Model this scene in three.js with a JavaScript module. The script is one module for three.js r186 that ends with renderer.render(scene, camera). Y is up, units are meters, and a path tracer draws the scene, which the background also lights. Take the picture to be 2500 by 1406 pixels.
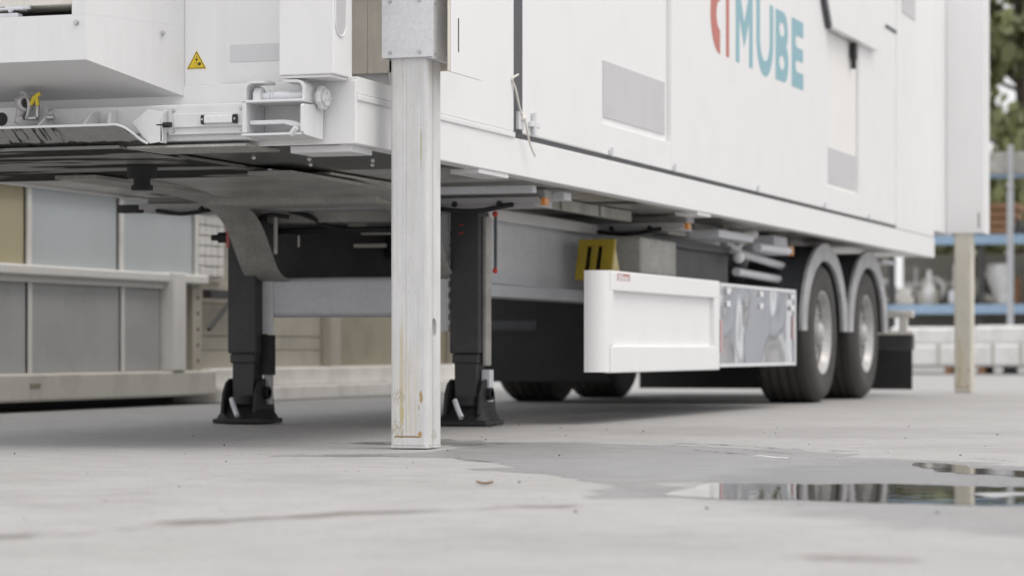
import * as THREE from 'three';
import { mergeGeometries } from 'three/addons/utils/BufferGeometryUtils.js';
import { RoundedBoxGeometry } from 'three/addons/geometries/RoundedBoxGeometry.js';
import { Brush, Evaluator, SUBTRACTION } from 'three-bvh-csg';

// ---------------------------------------------------------------- camera, sky, sun, exposure
const scene = new THREE.Scene();
const camera = new THREE.PerspectiveCamera(2 * Math.atan(703 / 6500) * 180 / Math.PI, 2500 / 1406, 0.1, 400);
camera.position.set(3.503, 0.383, 9.5);
camera.lookAt(3.503 - 0.31613, 0.383, 9.5 - 0.94871);
camera.setViewOffset(2500, 1406, 0, -149, 2500, 1406);        // the lens is shifted up: verticals stay vertical
camera.focus = 10.1; camera.userData.fStop = 2.95;
camera.updateProjectionMatrix();
scene.add(camera);

const renderer = new THREE.WebGLRenderer({ antialias: true });
renderer.setSize(1024, 575);
renderer.toneMapping = THREE.LinearToneMapping;
renderer.toneMappingExposure = 1.31;
renderer.shadowMap.enabled = true;

{ // even overcast sky, somewhat brighter towards the veiled sun
  const W = 256, H = 128, d = new Float32Array(W * H * 4);
  const sun = new THREE.Vector3(0.42, 0.9, 0.04).normalize(), v = new THREE.Vector3();
  for (let j = 0; j < H; j++) for (let i = 0; i < W; i++) {
    const el = ((j + 0.5) / H - 0.5) * Math.PI, az = ((i + 0.5) / W - 0.5) * 2 * Math.PI;
    v.set(Math.cos(el) * Math.cos(az), Math.sin(el), Math.cos(el) * Math.sin(az));
    const s = Math.max(0, v.dot(sun));
    const L = 0.69 + 0.46 * Math.max(0, v.y) + 0.1 * s * s;
    const k = 4 * (j * W + i);
    d[k] = L * 1.0; d[k + 1] = L * 0.998; d[k + 2] = L * 1.015; d[k + 3] = 1;
  }
  const t = new THREE.DataTexture(d, W, H, THREE.RGBAFormat, THREE.FloatType);
  t.mapping = THREE.EquirectangularReflectionMapping; t.magFilter = THREE.LinearFilter; t.needsUpdate = true;
  scene.background = t; scene.environment = t;
}
const sunLight = new THREE.DirectionalLight(0xfff6ea, 1.0);
sunLight.position.set(0.42 * 40, 0.9 * 40, 0.04 * 40 - 6); sunLight.target.position.set(0, 0, -6);
sunLight.castShadow = true; sunLight.shadow.radius = 55;
Object.assign(sunLight.shadow.camera, { left: -30, right: 30, top: 30, bottom: -30, near: 1, far: 120 });
sunLight.shadow.mapSize.set(2048, 2048);
scene.add(sunLight, sunLight.target);

// ---------------------------------------------------------------- helpers
let seed = 7;
const rnd = () => { seed = (seed * 1664525 + 1013904223) >>> 0; return seed / 4294967296; };
const rr = (a, b) => a + (b - a) * rnd();
const hash = (x, y, s) => { let h = (x * 374761393 + y * 668265263 + s * 2147483647) | 0; h = Math.imul(h ^ (h >>> 13), 1274126177); h ^= h >>> 16; return (h >>> 0) / 4294967296; };
function vn(x, y, px, py, s) {                                 // value noise, periodic in px, py
  const xi = Math.floor(x), yi = Math.floor(y), fx = x - xi, fy = y - yi;
  const u = fx * fx * (3 - 2 * fx), w = fy * fy * (3 - 2 * fy);
  const m = (a, n) => ((a % n) + n) % n;
  const h = (a, b) => hash(m(a, px), m(b, py), s);
  return (h(xi, yi) * (1 - u) + h(xi + 1, yi) * u) * (1 - w) + (h(xi, yi + 1) * (1 - u) + h(xi + 1, yi + 1) * u) * w;
}
function fbm(u, v, fx, fy, oct, s) { let a = 0, k = 0.5, t = 0; for (let o = 0; o < oct; o++) { a += k * vn(u * fx, v * fy, fx, fy, s + o * 17); t += k; k *= 0.5; fx *= 2; fy *= 2; } return a / t; }
const sm = (a, b, x) => { const t = Math.min(1, Math.max(0, (x - a) / (b - a))); return t * t * (3 - 2 * t); };
const toS = c => c <= 0.0031308 ? 12.92 * c : 1.055 * Math.pow(c, 1 / 2.4) - 0.055;
function tex(w, h, fn, srgb = true, rx = 1, ry = 1) {          // fn(u, v) returns linear [r, g, b] or a number
  const d = new Uint8Array(w * h * 4);
  for (let j = 0; j < h; j++) for (let i = 0; i < w; i++) {
    const c = fn((i + 0.5) / w, (j + 0.5) / h), k = 4 * (j * w + i), a = Array.isArray(c) ? c : [c, c, c];
    for (let q = 0; q < 3; q++) d[k + q] = Math.max(0, Math.min(255, Math.round(255 * (srgb ? toS(Math.max(0, a[q])) : a[q]))));
    d[k + 3] = 255;
  }
  const t = new THREE.DataTexture(d, w, h);
  t.wrapS = t.wrapT = THREE.RepeatWrapping; t.magFilter = THREE.LinearFilter; t.minFilter = THREE.LinearMipmapLinearFilter; t.generateMipmaps = true;
  if (srgb) t.colorSpace = THREE.SRGBColorSpace;
  t.repeat.set(rx, ry); t.needsUpdate = true;
  return t;
}
const std = (o) => new THREE.MeshStandardMaterial(o);
const lin = (r, g = r, b = r) => new THREE.Color().setRGB(r, g, b);
const used = {};
const numbered = n => { const k = used[n] = (used[n] ?? -1) + 1; return k ? `${n}_${String(k).padStart(3, '0')}` : n; };
const origin = new WeakMap();                                  // world place of each group or part's parent
function thing(name, label, category, p = [0, 0, 0], group) {
  const o = new THREE.Group(); o.name = numbered(name); o.position.set(...p); scene.add(o);
  o.userData = { label, category }; if (group) o.userData.group = group;
  origin.set(o, p); return o;
}
function metreUV(g) {                                          // uv in metres from the dominant axis of each face
  g = g.index ? g.toNonIndexed() : g;
  const p = g.attributes.position, uv = new Float32Array(p.count * 2), a = new THREE.Vector3(), b = new THREE.Vector3(), c = new THREE.Vector3(), n = new THREE.Vector3();
  for (let i = 0; i < p.count; i += 3) {
    a.fromBufferAttribute(p, i); b.fromBufferAttribute(p, i + 1); c.fromBufferAttribute(p, i + 2);
    n.copy(b).sub(a).cross(c.clone().sub(a));
    const ax = Math.abs(n.x), ay = Math.abs(n.y), az = Math.abs(n.z);
    [a, b, c].forEach((q, k) => { const s = ax >= ay && ax >= az ? [-q.z, q.y] : ay >= az ? [q.x, q.z] : [q.x, q.y]; uv[2 * (i + k)] = s[0]; uv[2 * (i + k) + 1] = s[1]; });
  }
  g.setAttribute('uv', new THREE.BufferAttribute(uv, 2));
  return g;
}
function clean(g) { for (const k of Object.keys(g.attributes)) if (!['position', 'normal', 'uv'].includes(k)) g.deleteAttribute(k); g.clearGroups(); return g; }
function part(parent, name, geos, mat, extra) {                // geometry is given in world metres
  const list = (Array.isArray(geos) ? geos : [geos]).map(g => clean(metreUV(g)));
  const g = list.length > 1 ? mergeGeometries(list) : list[0];
  const o = origin.get(parent) ?? [0, 0, 0];
  g.translate(-o[0], -o[1], -o[2]);
  const m = new THREE.Mesh(g, mat); m.name = parent === scene ? numbered(name) : name;
  m.castShadow = m.receiveShadow = true;
  parent.add(m); origin.set(m, o);
  if (extra) Object.assign(m.userData, extra);
  return m;
}
function each(parent, name, list, mat, extra) { let m; for (const g of list) m = part(parent, name, g, mat, extra); return m; }
const bx = (x0, x1, y0, y1, z0, z1, r = 0.004) => {
  const w = Math.abs(x1 - x0), h = Math.abs(y1 - y0), d = Math.abs(z1 - z0), k = Math.min(r, w * 0.3, h * 0.3, d * 0.3);
  const g = k > 0.0004 ? new RoundedBoxGeometry(w, h, d, 2, k) : new THREE.BoxGeometry(w, h, d);
  return g.translate((x0 + x1) / 2, (y0 + y1) / 2, (z0 + z1) / 2);
};
const V = (x, y, z) => new THREE.Vector3(x, y, z);
function rod(a, b, r, r2 = r, n = 18) {
  const A = V(...a), B = V(...b), d = B.clone().sub(A), g = new THREE.CylinderGeometry(r2, r, d.length(), n);
  g.applyQuaternion(new THREE.Quaternion().setFromUnitVectors(V(0, 1, 0), d.clone().normalize()));
  const c = A.add(B).multiplyScalar(0.5); return g.translate(c.x, c.y, c.z);
}
const pipe = (pts, r, n = 40, s = 8) => new THREE.TubeGeometry(new THREE.CatmullRomCurve3(pts.map(p => V(...p))), n, r, s);
function poly(pts) { const s = new THREE.Shape(); pts.forEach((p, i) => i ? s.lineTo(...p) : s.moveTo(...p)); s.closePath(); return s; }
// a plate: outline in (x, y), thickness towards -z from z
function plateZ(pts, z, t, bevel = 0.0015) { const s = Array.isArray(pts) ? poly(pts) : pts; return new THREE.ExtrudeGeometry(s, { depth: t - 2 * bevel, bevelEnabled: bevel > 0, bevelSize: bevel, bevelThickness: bevel, bevelOffset: -bevel, bevelSegments: 1, curveSegments: 20 }).translate(0, 0, z - t + bevel); }
// a plate: outline in (z, y), thickness towards -x from x
function plateX(pts, x, t, bevel = 0.0015) { const s = Array.isArray(pts) ? poly(pts.map(([z, y]) => [-z, y])) : pts; return new THREE.ExtrudeGeometry(s, { depth: t - 2 * bevel, bevelEnabled: bevel > 0, bevelSize: bevel, bevelThickness: bevel, bevelOffset: -bevel, bevelSegments: 1, curveSegments: 20 }).translate(0, 0, -t + bevel).rotateY(Math.PI / 2).translate(x, 0, 0); }
function bolt(x, y, z, r, axis) {                              // hexagon head on a round washer
  const w = new THREE.CylinderGeometry(r * 1.25, r * 1.25, r * 0.3, 16).translate(0, r * 0.15, 0), h = new THREE.CylinderGeometry(r * 0.86, r * 0.94, r * 0.8, 6).translate(0, r * 0.65, 0);
  return [w, h].map(g => (axis === 'x' ? g.rotateZ(-Math.PI / 2) : g.rotateX(Math.PI / 2)).translate(x, y, z));
}
const bolts = (parent, name, list, mat) => each(parent, name, list.map(a => bolt(...a)), mat);
const struct = (o, label, category) => { o.userData = { label, category, kind: 'structure' }; return o; };

// ---------------------------------------------------------------- materials
const grainBump = tex(256, 256, (u, v) => fbm(u, v, 64, 64, 2, 3), false, 5, 5);
function painted(r, g, b, rough = 0.42, dirt = 0.05, s = 11) {   // sprayed paint with faint blotches of dust and small marks
  const map = tex(512, 512, (u, v) => {
    const n = fbm(u, v, 5, 5, 5, s), f = fbm(u, v, 60, 60, 2, s + 5), sp = vn(u * 200, v * 200, 200, 200, s + 9) > 0.985 ? 0.12 : 0;
    const streak = fbm(u, v, 40, 3, 3, s + 21), k = 1 - dirt * (1.1 * sm(0.45, 0.8, n) + 0.5 * sm(0.55, 0.8, streak) + 0.4 * (f - 0.5) + sp * 2);
    return [r * k, g * k * (1 - 0.08 * dirt), b * k * (1 - 0.3 * dirt)];
  }, true, 0.9, 0.9);
  return std({ map, roughness: rough, bumpMap: grainBump, bumpScale: 0.0002 });
}
const M = {};
M.white = painted(0.8, 0.8, 0.805, 0.4, 0.018);
M.white2 = painted(0.76, 0.765, 0.775, 0.45, 0.04, 31);
M.doorReflTint = painted(0.79, 0.78, 0.765, 0.5, 0.02, 42);  // warm tint paints in a yellowish reflection on the second door
M.offwhite = painted(0.72, 0.70, 0.66, 0.5, 0.1, 41);
M.ventGrey = painted(0.54, 0.54, 0.56, 0.55, 0.06, 51);
M.housing = painted(0.84, 0.79, 0.71, 0.6, 0.1, 53);
const galv = tex(512, 512, (u, v) => {                           // zinc spangle
  let best = 9, id = 0; const n = 42, X = u * n, Y = v * n;
  for (let a = -1; a <= 1; a++) for (let b = -1; b <= 1; b++) {
    const cx = Math.floor(X) + a, cy = Math.floor(Y) + b, mx = (cx + n) % n, my = (cy + n) % n;
    const dx = cx + hash(mx, my, 1) - X, dy = cy + hash(mx, my, 2) - Y, q = dx * dx + dy * dy; if (q < best) { best = q; id = hash(mx, my, 3); }
  }
  const k = 0.72 + 0.06 * (id - 0.5) + 0.09 * (fbm(u, v, 6, 6, 4, 71) - 0.5) + 0.05 * (fbm(u, v, 3, 30, 3, 72) - 0.5);
  return [k * 0.98, k, k * 1.03];
}, true, 2.2, 2.2);
M.galv = std({ map: galv, roughness: 0.5, metalness: 0.08, bumpMap: grainBump, bumpScale: 0.0003 });
M.galvDull = std({ map: galv, color: lin(0.92, 0.92, 0.94), roughness: 0.5, metalness: 0.08 });
M.bolt = std({ color: lin(0.55, 0.55, 0.56), roughness: 0.35, metalness: 0.7 });
const steelTex = tex(512, 512, (u, v) => { const n = fbm(u, v, 6, 6, 5, 81), k = 0.75 + 0.5 * (n - 0.5) + 0.25 * (fbm(u, v, 70, 70, 2, 82) - 0.5); return [k, k * 0.99, k * 0.97]; }, true, 1.3, 1.3);
M.galvMid = std({ map: galv, color: lin(0.62, 0.61, 0.6), roughness: 0.5, metalness: 0.1 });
M.frame = std({ map: steelTex, color: lin(0.5, 0.49, 0.465), roughness: 0.5, metalness: 0.05 });
M.darkFrame = std({ map: steelTex, color: lin(0.07, 0.07, 0.072), roughness: 0.55 });
M.legSteel = std({ map: steelTex, color: lin(0.055, 0.055, 0.058), roughness: 0.5 });
M.black = std({ map: steelTex, color: lin(0.022, 0.022, 0.024), roughness: 0.6 });
M.rubber = std({ map: steelTex, color: lin(0.075, 0.072, 0.068), roughness: 0.8, bumpMap: grainBump, bumpScale: 0.0006 });
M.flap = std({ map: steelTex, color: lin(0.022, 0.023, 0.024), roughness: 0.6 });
M.fenderEdge = std({ map: steelTex, color: lin(0.5, 0.505, 0.53), roughness: 0.45 });
M.fender = std({ map: steelTex, color: lin(0.06, 0.065, 0.078), roughness: 0.45 });
M.alloy = std({ map: steelTex, color: lin(0.6, 0.6, 0.61), roughness: 0.42, metalness: 0.45 });
M.gasket = std({ color: lin(0.075, 0.078, 0.085), roughness: 0.6 });
M.yellow = painted(0.62, 0.5, 0.03, 0.45, 0.12, 61);
M.chockYellow = painted(0.42, 0.31, 0.02, 0.5, 0.2, 62);
M.orange = new THREE.MeshPhysicalMaterial({ color: lin(0.75, 0.28, 0.05), roughness: 0.25, clearcoat: 0.5 });
M.red = new THREE.MeshPhysicalMaterial({ color: lin(0.55, 0.03, 0.02), roughness: 0.3, clearcoat: 0.5 });
M.lens = new THREE.MeshPhysicalMaterial({ color: lin(0.8, 0.8, 0.8), roughness: 0.12, clearcoat: 1, bumpMap: tex(64, 64, (u, v) => 0.5 + 0.5 * Math.sin(u * 6.283 * 8), false, 12, 12), bumpScale: 0.002 });
const wave = tex(256, 256, (u, v) => fbm(u, v, 3, 3, 2, 91), false, 0.7, 0.7);
M.polish = std({ color: lin(0.56, 0.57, 0.59), roughness: 0.06, metalness: 1, bumpMap: wave, bumpScale: 0.045 });
M.pipe = std({ map: galv, color: lin(1.15), roughness: 0.35, metalness: 0.05 });
// underside of the deck: dark wet coating, rippled reflections painted in as pale streaks
const wetReflCol = tex(512, 512, (u, v) => {
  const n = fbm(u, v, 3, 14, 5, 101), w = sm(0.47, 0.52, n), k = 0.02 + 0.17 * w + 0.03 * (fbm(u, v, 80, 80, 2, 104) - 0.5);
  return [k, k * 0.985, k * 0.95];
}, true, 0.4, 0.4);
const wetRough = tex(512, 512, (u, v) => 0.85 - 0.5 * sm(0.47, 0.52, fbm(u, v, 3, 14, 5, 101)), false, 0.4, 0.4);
M.wetPlate = new THREE.MeshPhysicalMaterial({ specularIntensity: 0.45, map: wetReflCol, roughnessMap: wetRough, roughness: 1, bumpMap: wave, bumpScale: 0.012 });
M.under = std({ map: steelTex, color: lin(0.8, 0.79, 0.75), roughness: 0.3, metalness: 0.6, bumpMap: wave, bumpScale: 0.003 });
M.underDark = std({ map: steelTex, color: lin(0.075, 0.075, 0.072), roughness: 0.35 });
M.lipWet = std({ map: tex(1024, 128, (u, v) => {                       // runs of water at the left, a ragged wet line along the bend
  const x = u / 0.625 - (u < 0.45 ? 1.6 : 3.2), us = u + 0.012 * v, n = fbm(us, v, 110, 2, 3, 111), edge = 0.26 + 0.1 * (fbm(u, 0.5, 40, 2, 4, 112) - 0.35);
  const w = Math.max(sm(0.55, 0.6, n) * sm(-1.33, -1.37, x), sm(edge + 0.03, edge, v)), k = 0.26 - 0.23 * w + 0.08 * (fbm(u, v, 120, 20, 3, 5) - 0.5); return [k, k, k * 0.98];
}, true, 0.625, 6.25), roughness: 0.4 });
// concrete of the yard
const concrete = tex(1024, 1024, (u, v) => {
  const a = fbm(u, v, 3, 3, 5, 121), b = fbm(u, v, 24, 24, 4, 122), g = vn(u * 512, v * 512, 512, 512, 123), ag = vn(u * 170, v * 170, 170, 170, 124);
  let k = 0.318 * (1 + 0.12 * (a - 0.5) + 0.2 * (b - 0.5) + 0.3 * (g - 0.5)); if (ag > 0.93) k *= 0.78; if (ag < 0.05) k *= 1.15;
  return [k * 1.01, k * 0.992, k * (0.982 + 0.03 * (a - 0.5))];
}, true, 0.4, 0.4);
const concreteBump = tex(1024, 1024, (u, v) => 0.6 * fbm(u, v, 40, 40, 4, 131) + 0.4 * vn(u * 400, v * 400, 400, 400, 132), false, 0.8, 0.8);
M.ground = std({ map: concrete, roughness: 0.82, bumpMap: concreteBump, bumpScale: 0.0025 });

// ---------------------------------------------------------------- the yard
const ground = part(scene, 'ground', (() => {
  const g = new THREE.PlaneGeometry(500, 500, 1, 1).rotateX(-Math.PI / 2); return g;
})(), M.ground);
struct(ground, 'pale grey concrete yard under and in front of the raised container', 'ground');
function blob(pts, jitter, s, sub = 7) {                          // closed outline through points, roughened
  const c = new THREE.CatmullRomCurve3(pts.map(([x, z]) => V(x, 0, z)), true, 'catmullrom', 0.3).getPoints(pts.length * sub);
  return poly(c.map((p, i) => [p.x + jitter * (fbm(i / c.length, 0.3, 24, 2, 4, s) - 0.5), -(p.z + jitter * (fbm(i / c.length, 0.7, 24, 2, 4, s + 3) - 0.5))]));
}
const flat = (shape, y) => new THREE.ShapeGeometry(shape, 1).rotateX(-Math.PI / 2).translate(0, y, 0);
// damp places: sheets on the concrete with ragged, thinning outlines
function wetSheet(parent, name, pts, y, o) {
  const c = new THREE.CatmullRomCurve3(pts.map(([x, z]) => V(x, 0, z)), true, 'catmullrom', 0.3).getPoints(pts.length * 6).map(p => [p.x, p.z]);
  let x0 = 1e9, x1 = -1e9, z0 = 1e9, z1 = -1e9; for (const [x, z] of c) { x0 = Math.min(x0, x); x1 = Math.max(x1, x); z0 = Math.min(z0, z); z1 = Math.max(z1, z); }
  const pad = 0.12; x0 -= pad; x1 += pad; z0 -= pad; z1 += pad;
  const W = 384, H = 384, inside = new Float32Array(W * H);
  const dist = (px, pz) => { let d = 1e9, inn = false; for (let i = 0, j = c.length - 1; i < c.length; j = i++) { const [ax, az] = c[i], [bx_, bz] = c[j], ex = bx_ - ax, ez = bz - az, t = Math.min(1, Math.max(0, ((px - ax) * ex + (pz - az) * ez) / (ex * ex + ez * ez + 1e-9))); d = Math.min(d, Math.hypot(px - ax - ex * t, pz - az - ez * t)); if ((az > pz) !== (bz > pz) && px < ex * (pz - az) / (bz - az) + ax) inn = !inn; } return inn ? d : -d; };
  for (let j = 0; j < H; j++) for (let i = 0; i < W; i++) { const x = x0 + (x1 - x0) * (i + 0.5) / W, z = z0 + (z1 - z0) * (j + 0.5) / H; inside[j * W + i] = dist(x, z); }
  const am = tex(W, H, (u, v) => { const d = inside[Math.min(H - 1, Math.floor(v * H)) * W + Math.min(W - 1, Math.floor(u * W))], n = fbm(u, v, 14, 14, 5, o.seed); return o.opacity * sm(-o.soft, o.soft, d + o.rag * (n - 0.5)) * (1 - o.patchy * sm(0.45, 0.7, fbm(u, v, 5, 5, 4, o.seed + 7))); }, false);
  am.wrapS = am.wrapT = THREE.ClampToEdgeWrapping; am.channel = 1;
  const g = new THREE.PlaneGeometry(x1 - x0, z1 - z0).rotateX(-Math.PI / 2).translate((x0 + x1) / 2, y, (z0 + z1) / 2), p = g.attributes.position, u0 = new Float32Array(8), u1 = new Float32Array(8);
  for (let i = 0; i < 4; i++) { u0[2 * i] = p.getX(i); u0[2 * i + 1] = p.getZ(i); u1[2 * i] = (p.getX(i) - x0) / (x1 - x0); u1[2 * i + 1] = (p.getZ(i) - z0) / (z1 - z0); }
  g.setAttribute('uv', new THREE.BufferAttribute(u0, 2)); g.setAttribute('uv1', new THREE.BufferAttribute(u1, 2));
  const m = new THREE.Mesh(g, std({ map: concrete, color: o.color, roughness: o.rough, bumpMap: concreteBump, bumpScale: 0.0015, alphaMap: am, transparent: true }));
  m.name = name; m.receiveShadow = true; parent.add(m); return m;
}
M.crack = std({ color: lin(0.05, 0.048, 0.045), roughness: 0.9 });
M.brownCrack = std({ map: concrete, color: lin(0.74, 0.7, 0.64), roughness: 0.85 });
wetSheet(ground, 'damp_patch', [[-0.21, 0.72], [0.05, 0.32], [0.04, -0.85], [0.5, -0.81], [0.96, -0.68], [1.66, 0.02], [2.33, 0.65], [3.2, 1.2], [3.3, 2.1], [2.48, 2.2], [1.64, 2.07], [1.65, 2.36], [1.71, 2.81], [1.53, 2.95], [1.4, 2.39], [1.05, 1.74], [0.73, 1.47], [0.67, 1.07], [0.36, 0.76]], 0.0008, { seed: 5, soft: 0.035, rag: 0.34, opacity: 0.7, patchy: 0.45, color: lin(0.93, 0.945, 0.97), rough: 0.48 });
wetSheet(ground, 'damp_patch', [[1.6, 2.0], [1.75, 2.8], [2.05, 3.1], [2.3, 3.5], [2.46, 3.75], [2.61, 3.89], [3.1, 4.1], [3.4, 3.4], [3.2, 1.4], [2.5, 1.0], [1.9, 0.5], [1.7, 0.9]], 0.0014, { seed: 9, soft: 0.16, rag: 0.35, opacity: 0.4, patchy: 0.3, color: lin(0.95, 0.97, 1.0), rough: 0.33 });
wetSheet(ground, 'damp_patch', [[-0.55, -0.56], [-0.46, -0.79], [-0.34, -1.09], [-0.06, -0.95], [0.02, -0.5], [-0.1, -0.42], [-0.26, -0.32]], 0.0008, { seed: 13, soft: 0.04, rag: 0.3, opacity: 0.7, patchy: 0.7, color: lin(0.42, 0.41, 0.4), rough: 0.7 });
M.water = new THREE.MeshPhysicalMaterial({ color: lin(0.06, 0.058, 0.05), roughness: 0.015, ior: 1.33, specularIntensity: 1, bumpMap: tex(256, 256, (u, v) => fbm(u, v, 4, 4, 2, 141), false, 2, 2), bumpScale: 0.0003 });
struct(part(scene, 'puddle', flat(blob([[1.65, 2.14], [1.83, 2.08], [1.95, 2.11], [2.11, 2.01], [2.35, 2.07], [2.5, 2.06], [2.9, 2.0], [3.2, 2.3], [3.0, 2.85], [2.73, 2.91], [2.54, 2.99], [2.28, 2.95], [2.04, 2.89], [1.85, 2.9], [1.68, 2.75], [1.655, 2.35]], 0.07, 17), 0.002), M.water), 'long shallow puddle mirroring the trailer wheels on the concrete', 'puddle');
struct(part(scene, 'puddle', flat(blob([[1.96, 0.61], [2.06, 0.64], [2.24, 0.94], [2.39, 1.12], [2.6, 1.25], [2.8, 1.5], [2.57, 1.56], [2.39, 1.46], [2.2, 1.3], [2.09, 1.08]], 0.15, 19), 0.002), M.water), 'small dark puddle behind the long puddle', 'puddle');
wetSheet(ground, 'wet_ridge', [[2.44, 2.46], [2.56, 2.36], [2.9, 2.3], [2.9, 2.55], [2.58, 2.52], [2.52, 2.66]], 0.003, { seed: 23, soft: 0.015, rag: 0.06, opacity: 1, patchy: 0, color: lin(0.85, 0.88, 0.92), rough: 0.4 });
function crackStrip(pts, w, s, mat, name = 'crack') {
  const c = new THREE.CatmullRomCurve3(pts.map(([x, z]) => V(x, 0, z))).getPoints(90), L = [], R = [];
  c.forEach((p, i) => { const q = c[Math.min(i + 1, 90)], o = c[Math.max(i - 1, 0)], dx = q.x - o.x, dz = q.z - o.z, l = Math.hypot(dx, dz), k = w * (0.04 + 1.8 * Math.max(0, fbm(i / 90, 0.5, 30, 2, 4, s) - 0.36)), j = w * 2.2 * (fbm(i / 90, 0.2, 24, 2, 5, s + 4) - 0.5), nx = -dz / l, nz = dx / l; L.push([p.x + nx * (j + k), -(p.z + nz * (j + k))]); R.unshift([p.x + nx * (j - k), -(p.z + nz * (j - k))]); });
  part(ground, name, flat(poly([...L, ...R]), 0.0018 + 0.0002 * (s % 5)), mat);
}
crackStrip([[-0.5, 0.75], [-0.3, 0.6], [-0.05, 0.55], [0.1, 0.6]], 0.009, 31, M.crack);
crackStrip([[-0.2, 0.66], [0.3, 0.7], [0.6, 1.0]], 0.008, 32, M.crack);
crackStrip([[0.2, -0.95], [0.8, -0.9], [1.3, -0.5], [1.6, -0.3]], 0.014, 33, M.crack);
crackStrip([[0.95, -0.3], [1.1, -0.1], [1.25, 0.05]], 0.012, 35, M.crack);
crackStrip([[1.15, -0.35], [1.3, -0.15], [1.42, 0.0]], 0.009, 36, M.crack);
crackStrip([[0.75, -0.75], [0.8, -0.65], [0.86, -0.6]], 0.009, 37, M.crack);
crackStrip([[2.1, 0.2], [2.2, 0.3], [2.28, 0.42]], 0.01, 41, M.crack);
wetSheet(ground, 'stain', [[0.35, 5.1], [0.45, 5.15], [0.85, 4.72], [1.08, 4.05], [1.4, 3.57], [1.72, 3.2], [1.68, 3.16], [1.33, 3.52], [1.0, 3.98], [0.76, 4.66]], 0.0012, { seed: 51, soft: 0.03, rag: 0.16, opacity: 0.55, patchy: 1.0, color: lin(0.7, 0.65, 0.58), rough: 0.85 });
wetSheet(ground, 'stain', [[2.45, 4.66], [2.56, 4.62], [2.68, 4.7], [2.6, 4.76], [2.5, 4.75]], 0.0012, { seed: 43, soft: 0.03, rag: 0.1, opacity: 0.5, patchy: 0.4, color: lin(0.7, 0.65, 0.58), rough: 0.85 });
for (const [x, z, r, sd] of [[0.2, 3.4, 0.5, 61], [1.9, 4.4, 0.45, 62], [-0.9, 2.6, 0.8, 63], [0.9, -2.6, 1.2, 64], [2.4, -0.8, 0.9, 65], [0.5, 2.2, 0.35, 66]]) wetSheet(ground, 'stain', [[x - r, z], [x - r * 0.4, z - r * 0.7], [x + r * 0.6, z - r * 0.6], [x + r, z + 0.1], [x + r * 0.3, z + r * 0.8], [x - r * 0.6, z + r * 0.5]], 0.0011, { seed: sd, soft: 0.15, rag: 0.5, opacity: 0.08, patchy: 0.8, color: sd % 2 ? lin(0.84, 0.8, 0.74) : lin(0.8, 0.8, 0.82), rough: 0.8 });
{ // grit lying about
  const g = new THREE.IcosahedronGeometry(1, 0), N = 420, im = new THREE.InstancedMesh(g, std({ map: steelTex, color: lin(0.12, 0.115, 0.1), roughness: 0.9 }), N), m = new THREE.Matrix4();
  for (let i = 0; i < N; i++) { const t = rnd(), x = rr(-1.5, 3.2), z = rr(-4, 5), s = 0.0008 + 0.0042 * Math.pow(rnd(), 7); m.compose(V(x, s * 0.3, z), new THREE.Quaternion().setFromEuler(new THREE.Euler(t * 6, rnd() * 6, 0)), V(s * rr(0.8, 1.8), s * 0.6, s)); im.setMatrixAt(i, m); }
  im.name = 'grit'; im.castShadow = true; im.userData = { label: 'small dark grit scattered over the concrete yard', category: 'grit', kind: 'stuff' }; scene.add(im);
}
{ // curled brown leaf and white strip
  const g = new THREE.PlaneGeometry(0.05, 0.022, 8, 4).rotateX(-Math.PI / 2), p = g.attributes.position;
  for (let i = 0; i < p.count; i++) { const x = p.getX(i) / 0.025, z = p.getZ(i) / 0.011; p.setXYZ(i, p.getX(i), 0.004 + 0.006 * z * z + 0.005 * x * x, p.getZ(i) * Math.sqrt(Math.max(0.02, 1 - x * x))); }
  g.computeVertexNormals();
  const l = part(scene, 'fallen_leaf', g.translate(1.074, 0, 2.453), std({ color: lin(0.3, 0.17, 0.08), roughness: 0.7, side: THREE.DoubleSide }));
  l.userData = { label: 'small curled brown leaf lying on the concrete before the leg', category: 'leaf' };
  const s = part(scene, 'white_strip', pipe([[1.342, 0.004, 0.318], [1.38, 0.008, 0.36], [1.43, 0.004, 0.38], [1.503, 0.004, 0.448]], 0.0022), M.white);
  s.userData = { label: 'thin white plastic strip lying on the damp concrete', category: 'litter' };
}

// ---------------------------------------------------------------- the container
const box = thing('shipping_container', 'white container body with red and blue lettering raised over the trailer on legs', 'container', [-1.46, 1.155, -6.5]);
part(box, 'body', [bx(-2.69, -0.25, 1.19, 3.5, -0.25, -13.0), bx(-2.69, -0.465, 1.19, 3.5, 0.15, -0.245), bx(-2.69, -0.255, 1.19, 1.405, 0.15, -0.25)], M.white);
const lowSill = part(box, 'sill', [bx(-0.30, -0.22, 1.155, 1.322, 0.1745, -13.0, 0.006), bx(-2.72, -2.64, 1.155, 1.322, 0.1745, -13.0, 0.012), bx(-2.72, -0.22, 1.155, 1.396, 0.175, 0.19, 0.004), bx(-2.63, -0.305, 1.165, 1.322, -13.0, -12.9)], M.white);
each(lowSill, 'corner_pad', [bx(-0.50, -0.25, 1.128, 1.156, 0.16, -0.06), bx(-0.36, -0.228, 1.135, 1.156, -1.25, -1.65), bx(-0.36, -0.228, 1.135, 1.156, -5.0, -5.3)], M.white2);
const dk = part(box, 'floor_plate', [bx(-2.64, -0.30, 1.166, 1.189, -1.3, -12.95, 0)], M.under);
part(box, 'floor_plate', [bx(-2.64, -0.30, 1.165, 1.188, 0.172, -1.299, 0)], M.underDark);
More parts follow.
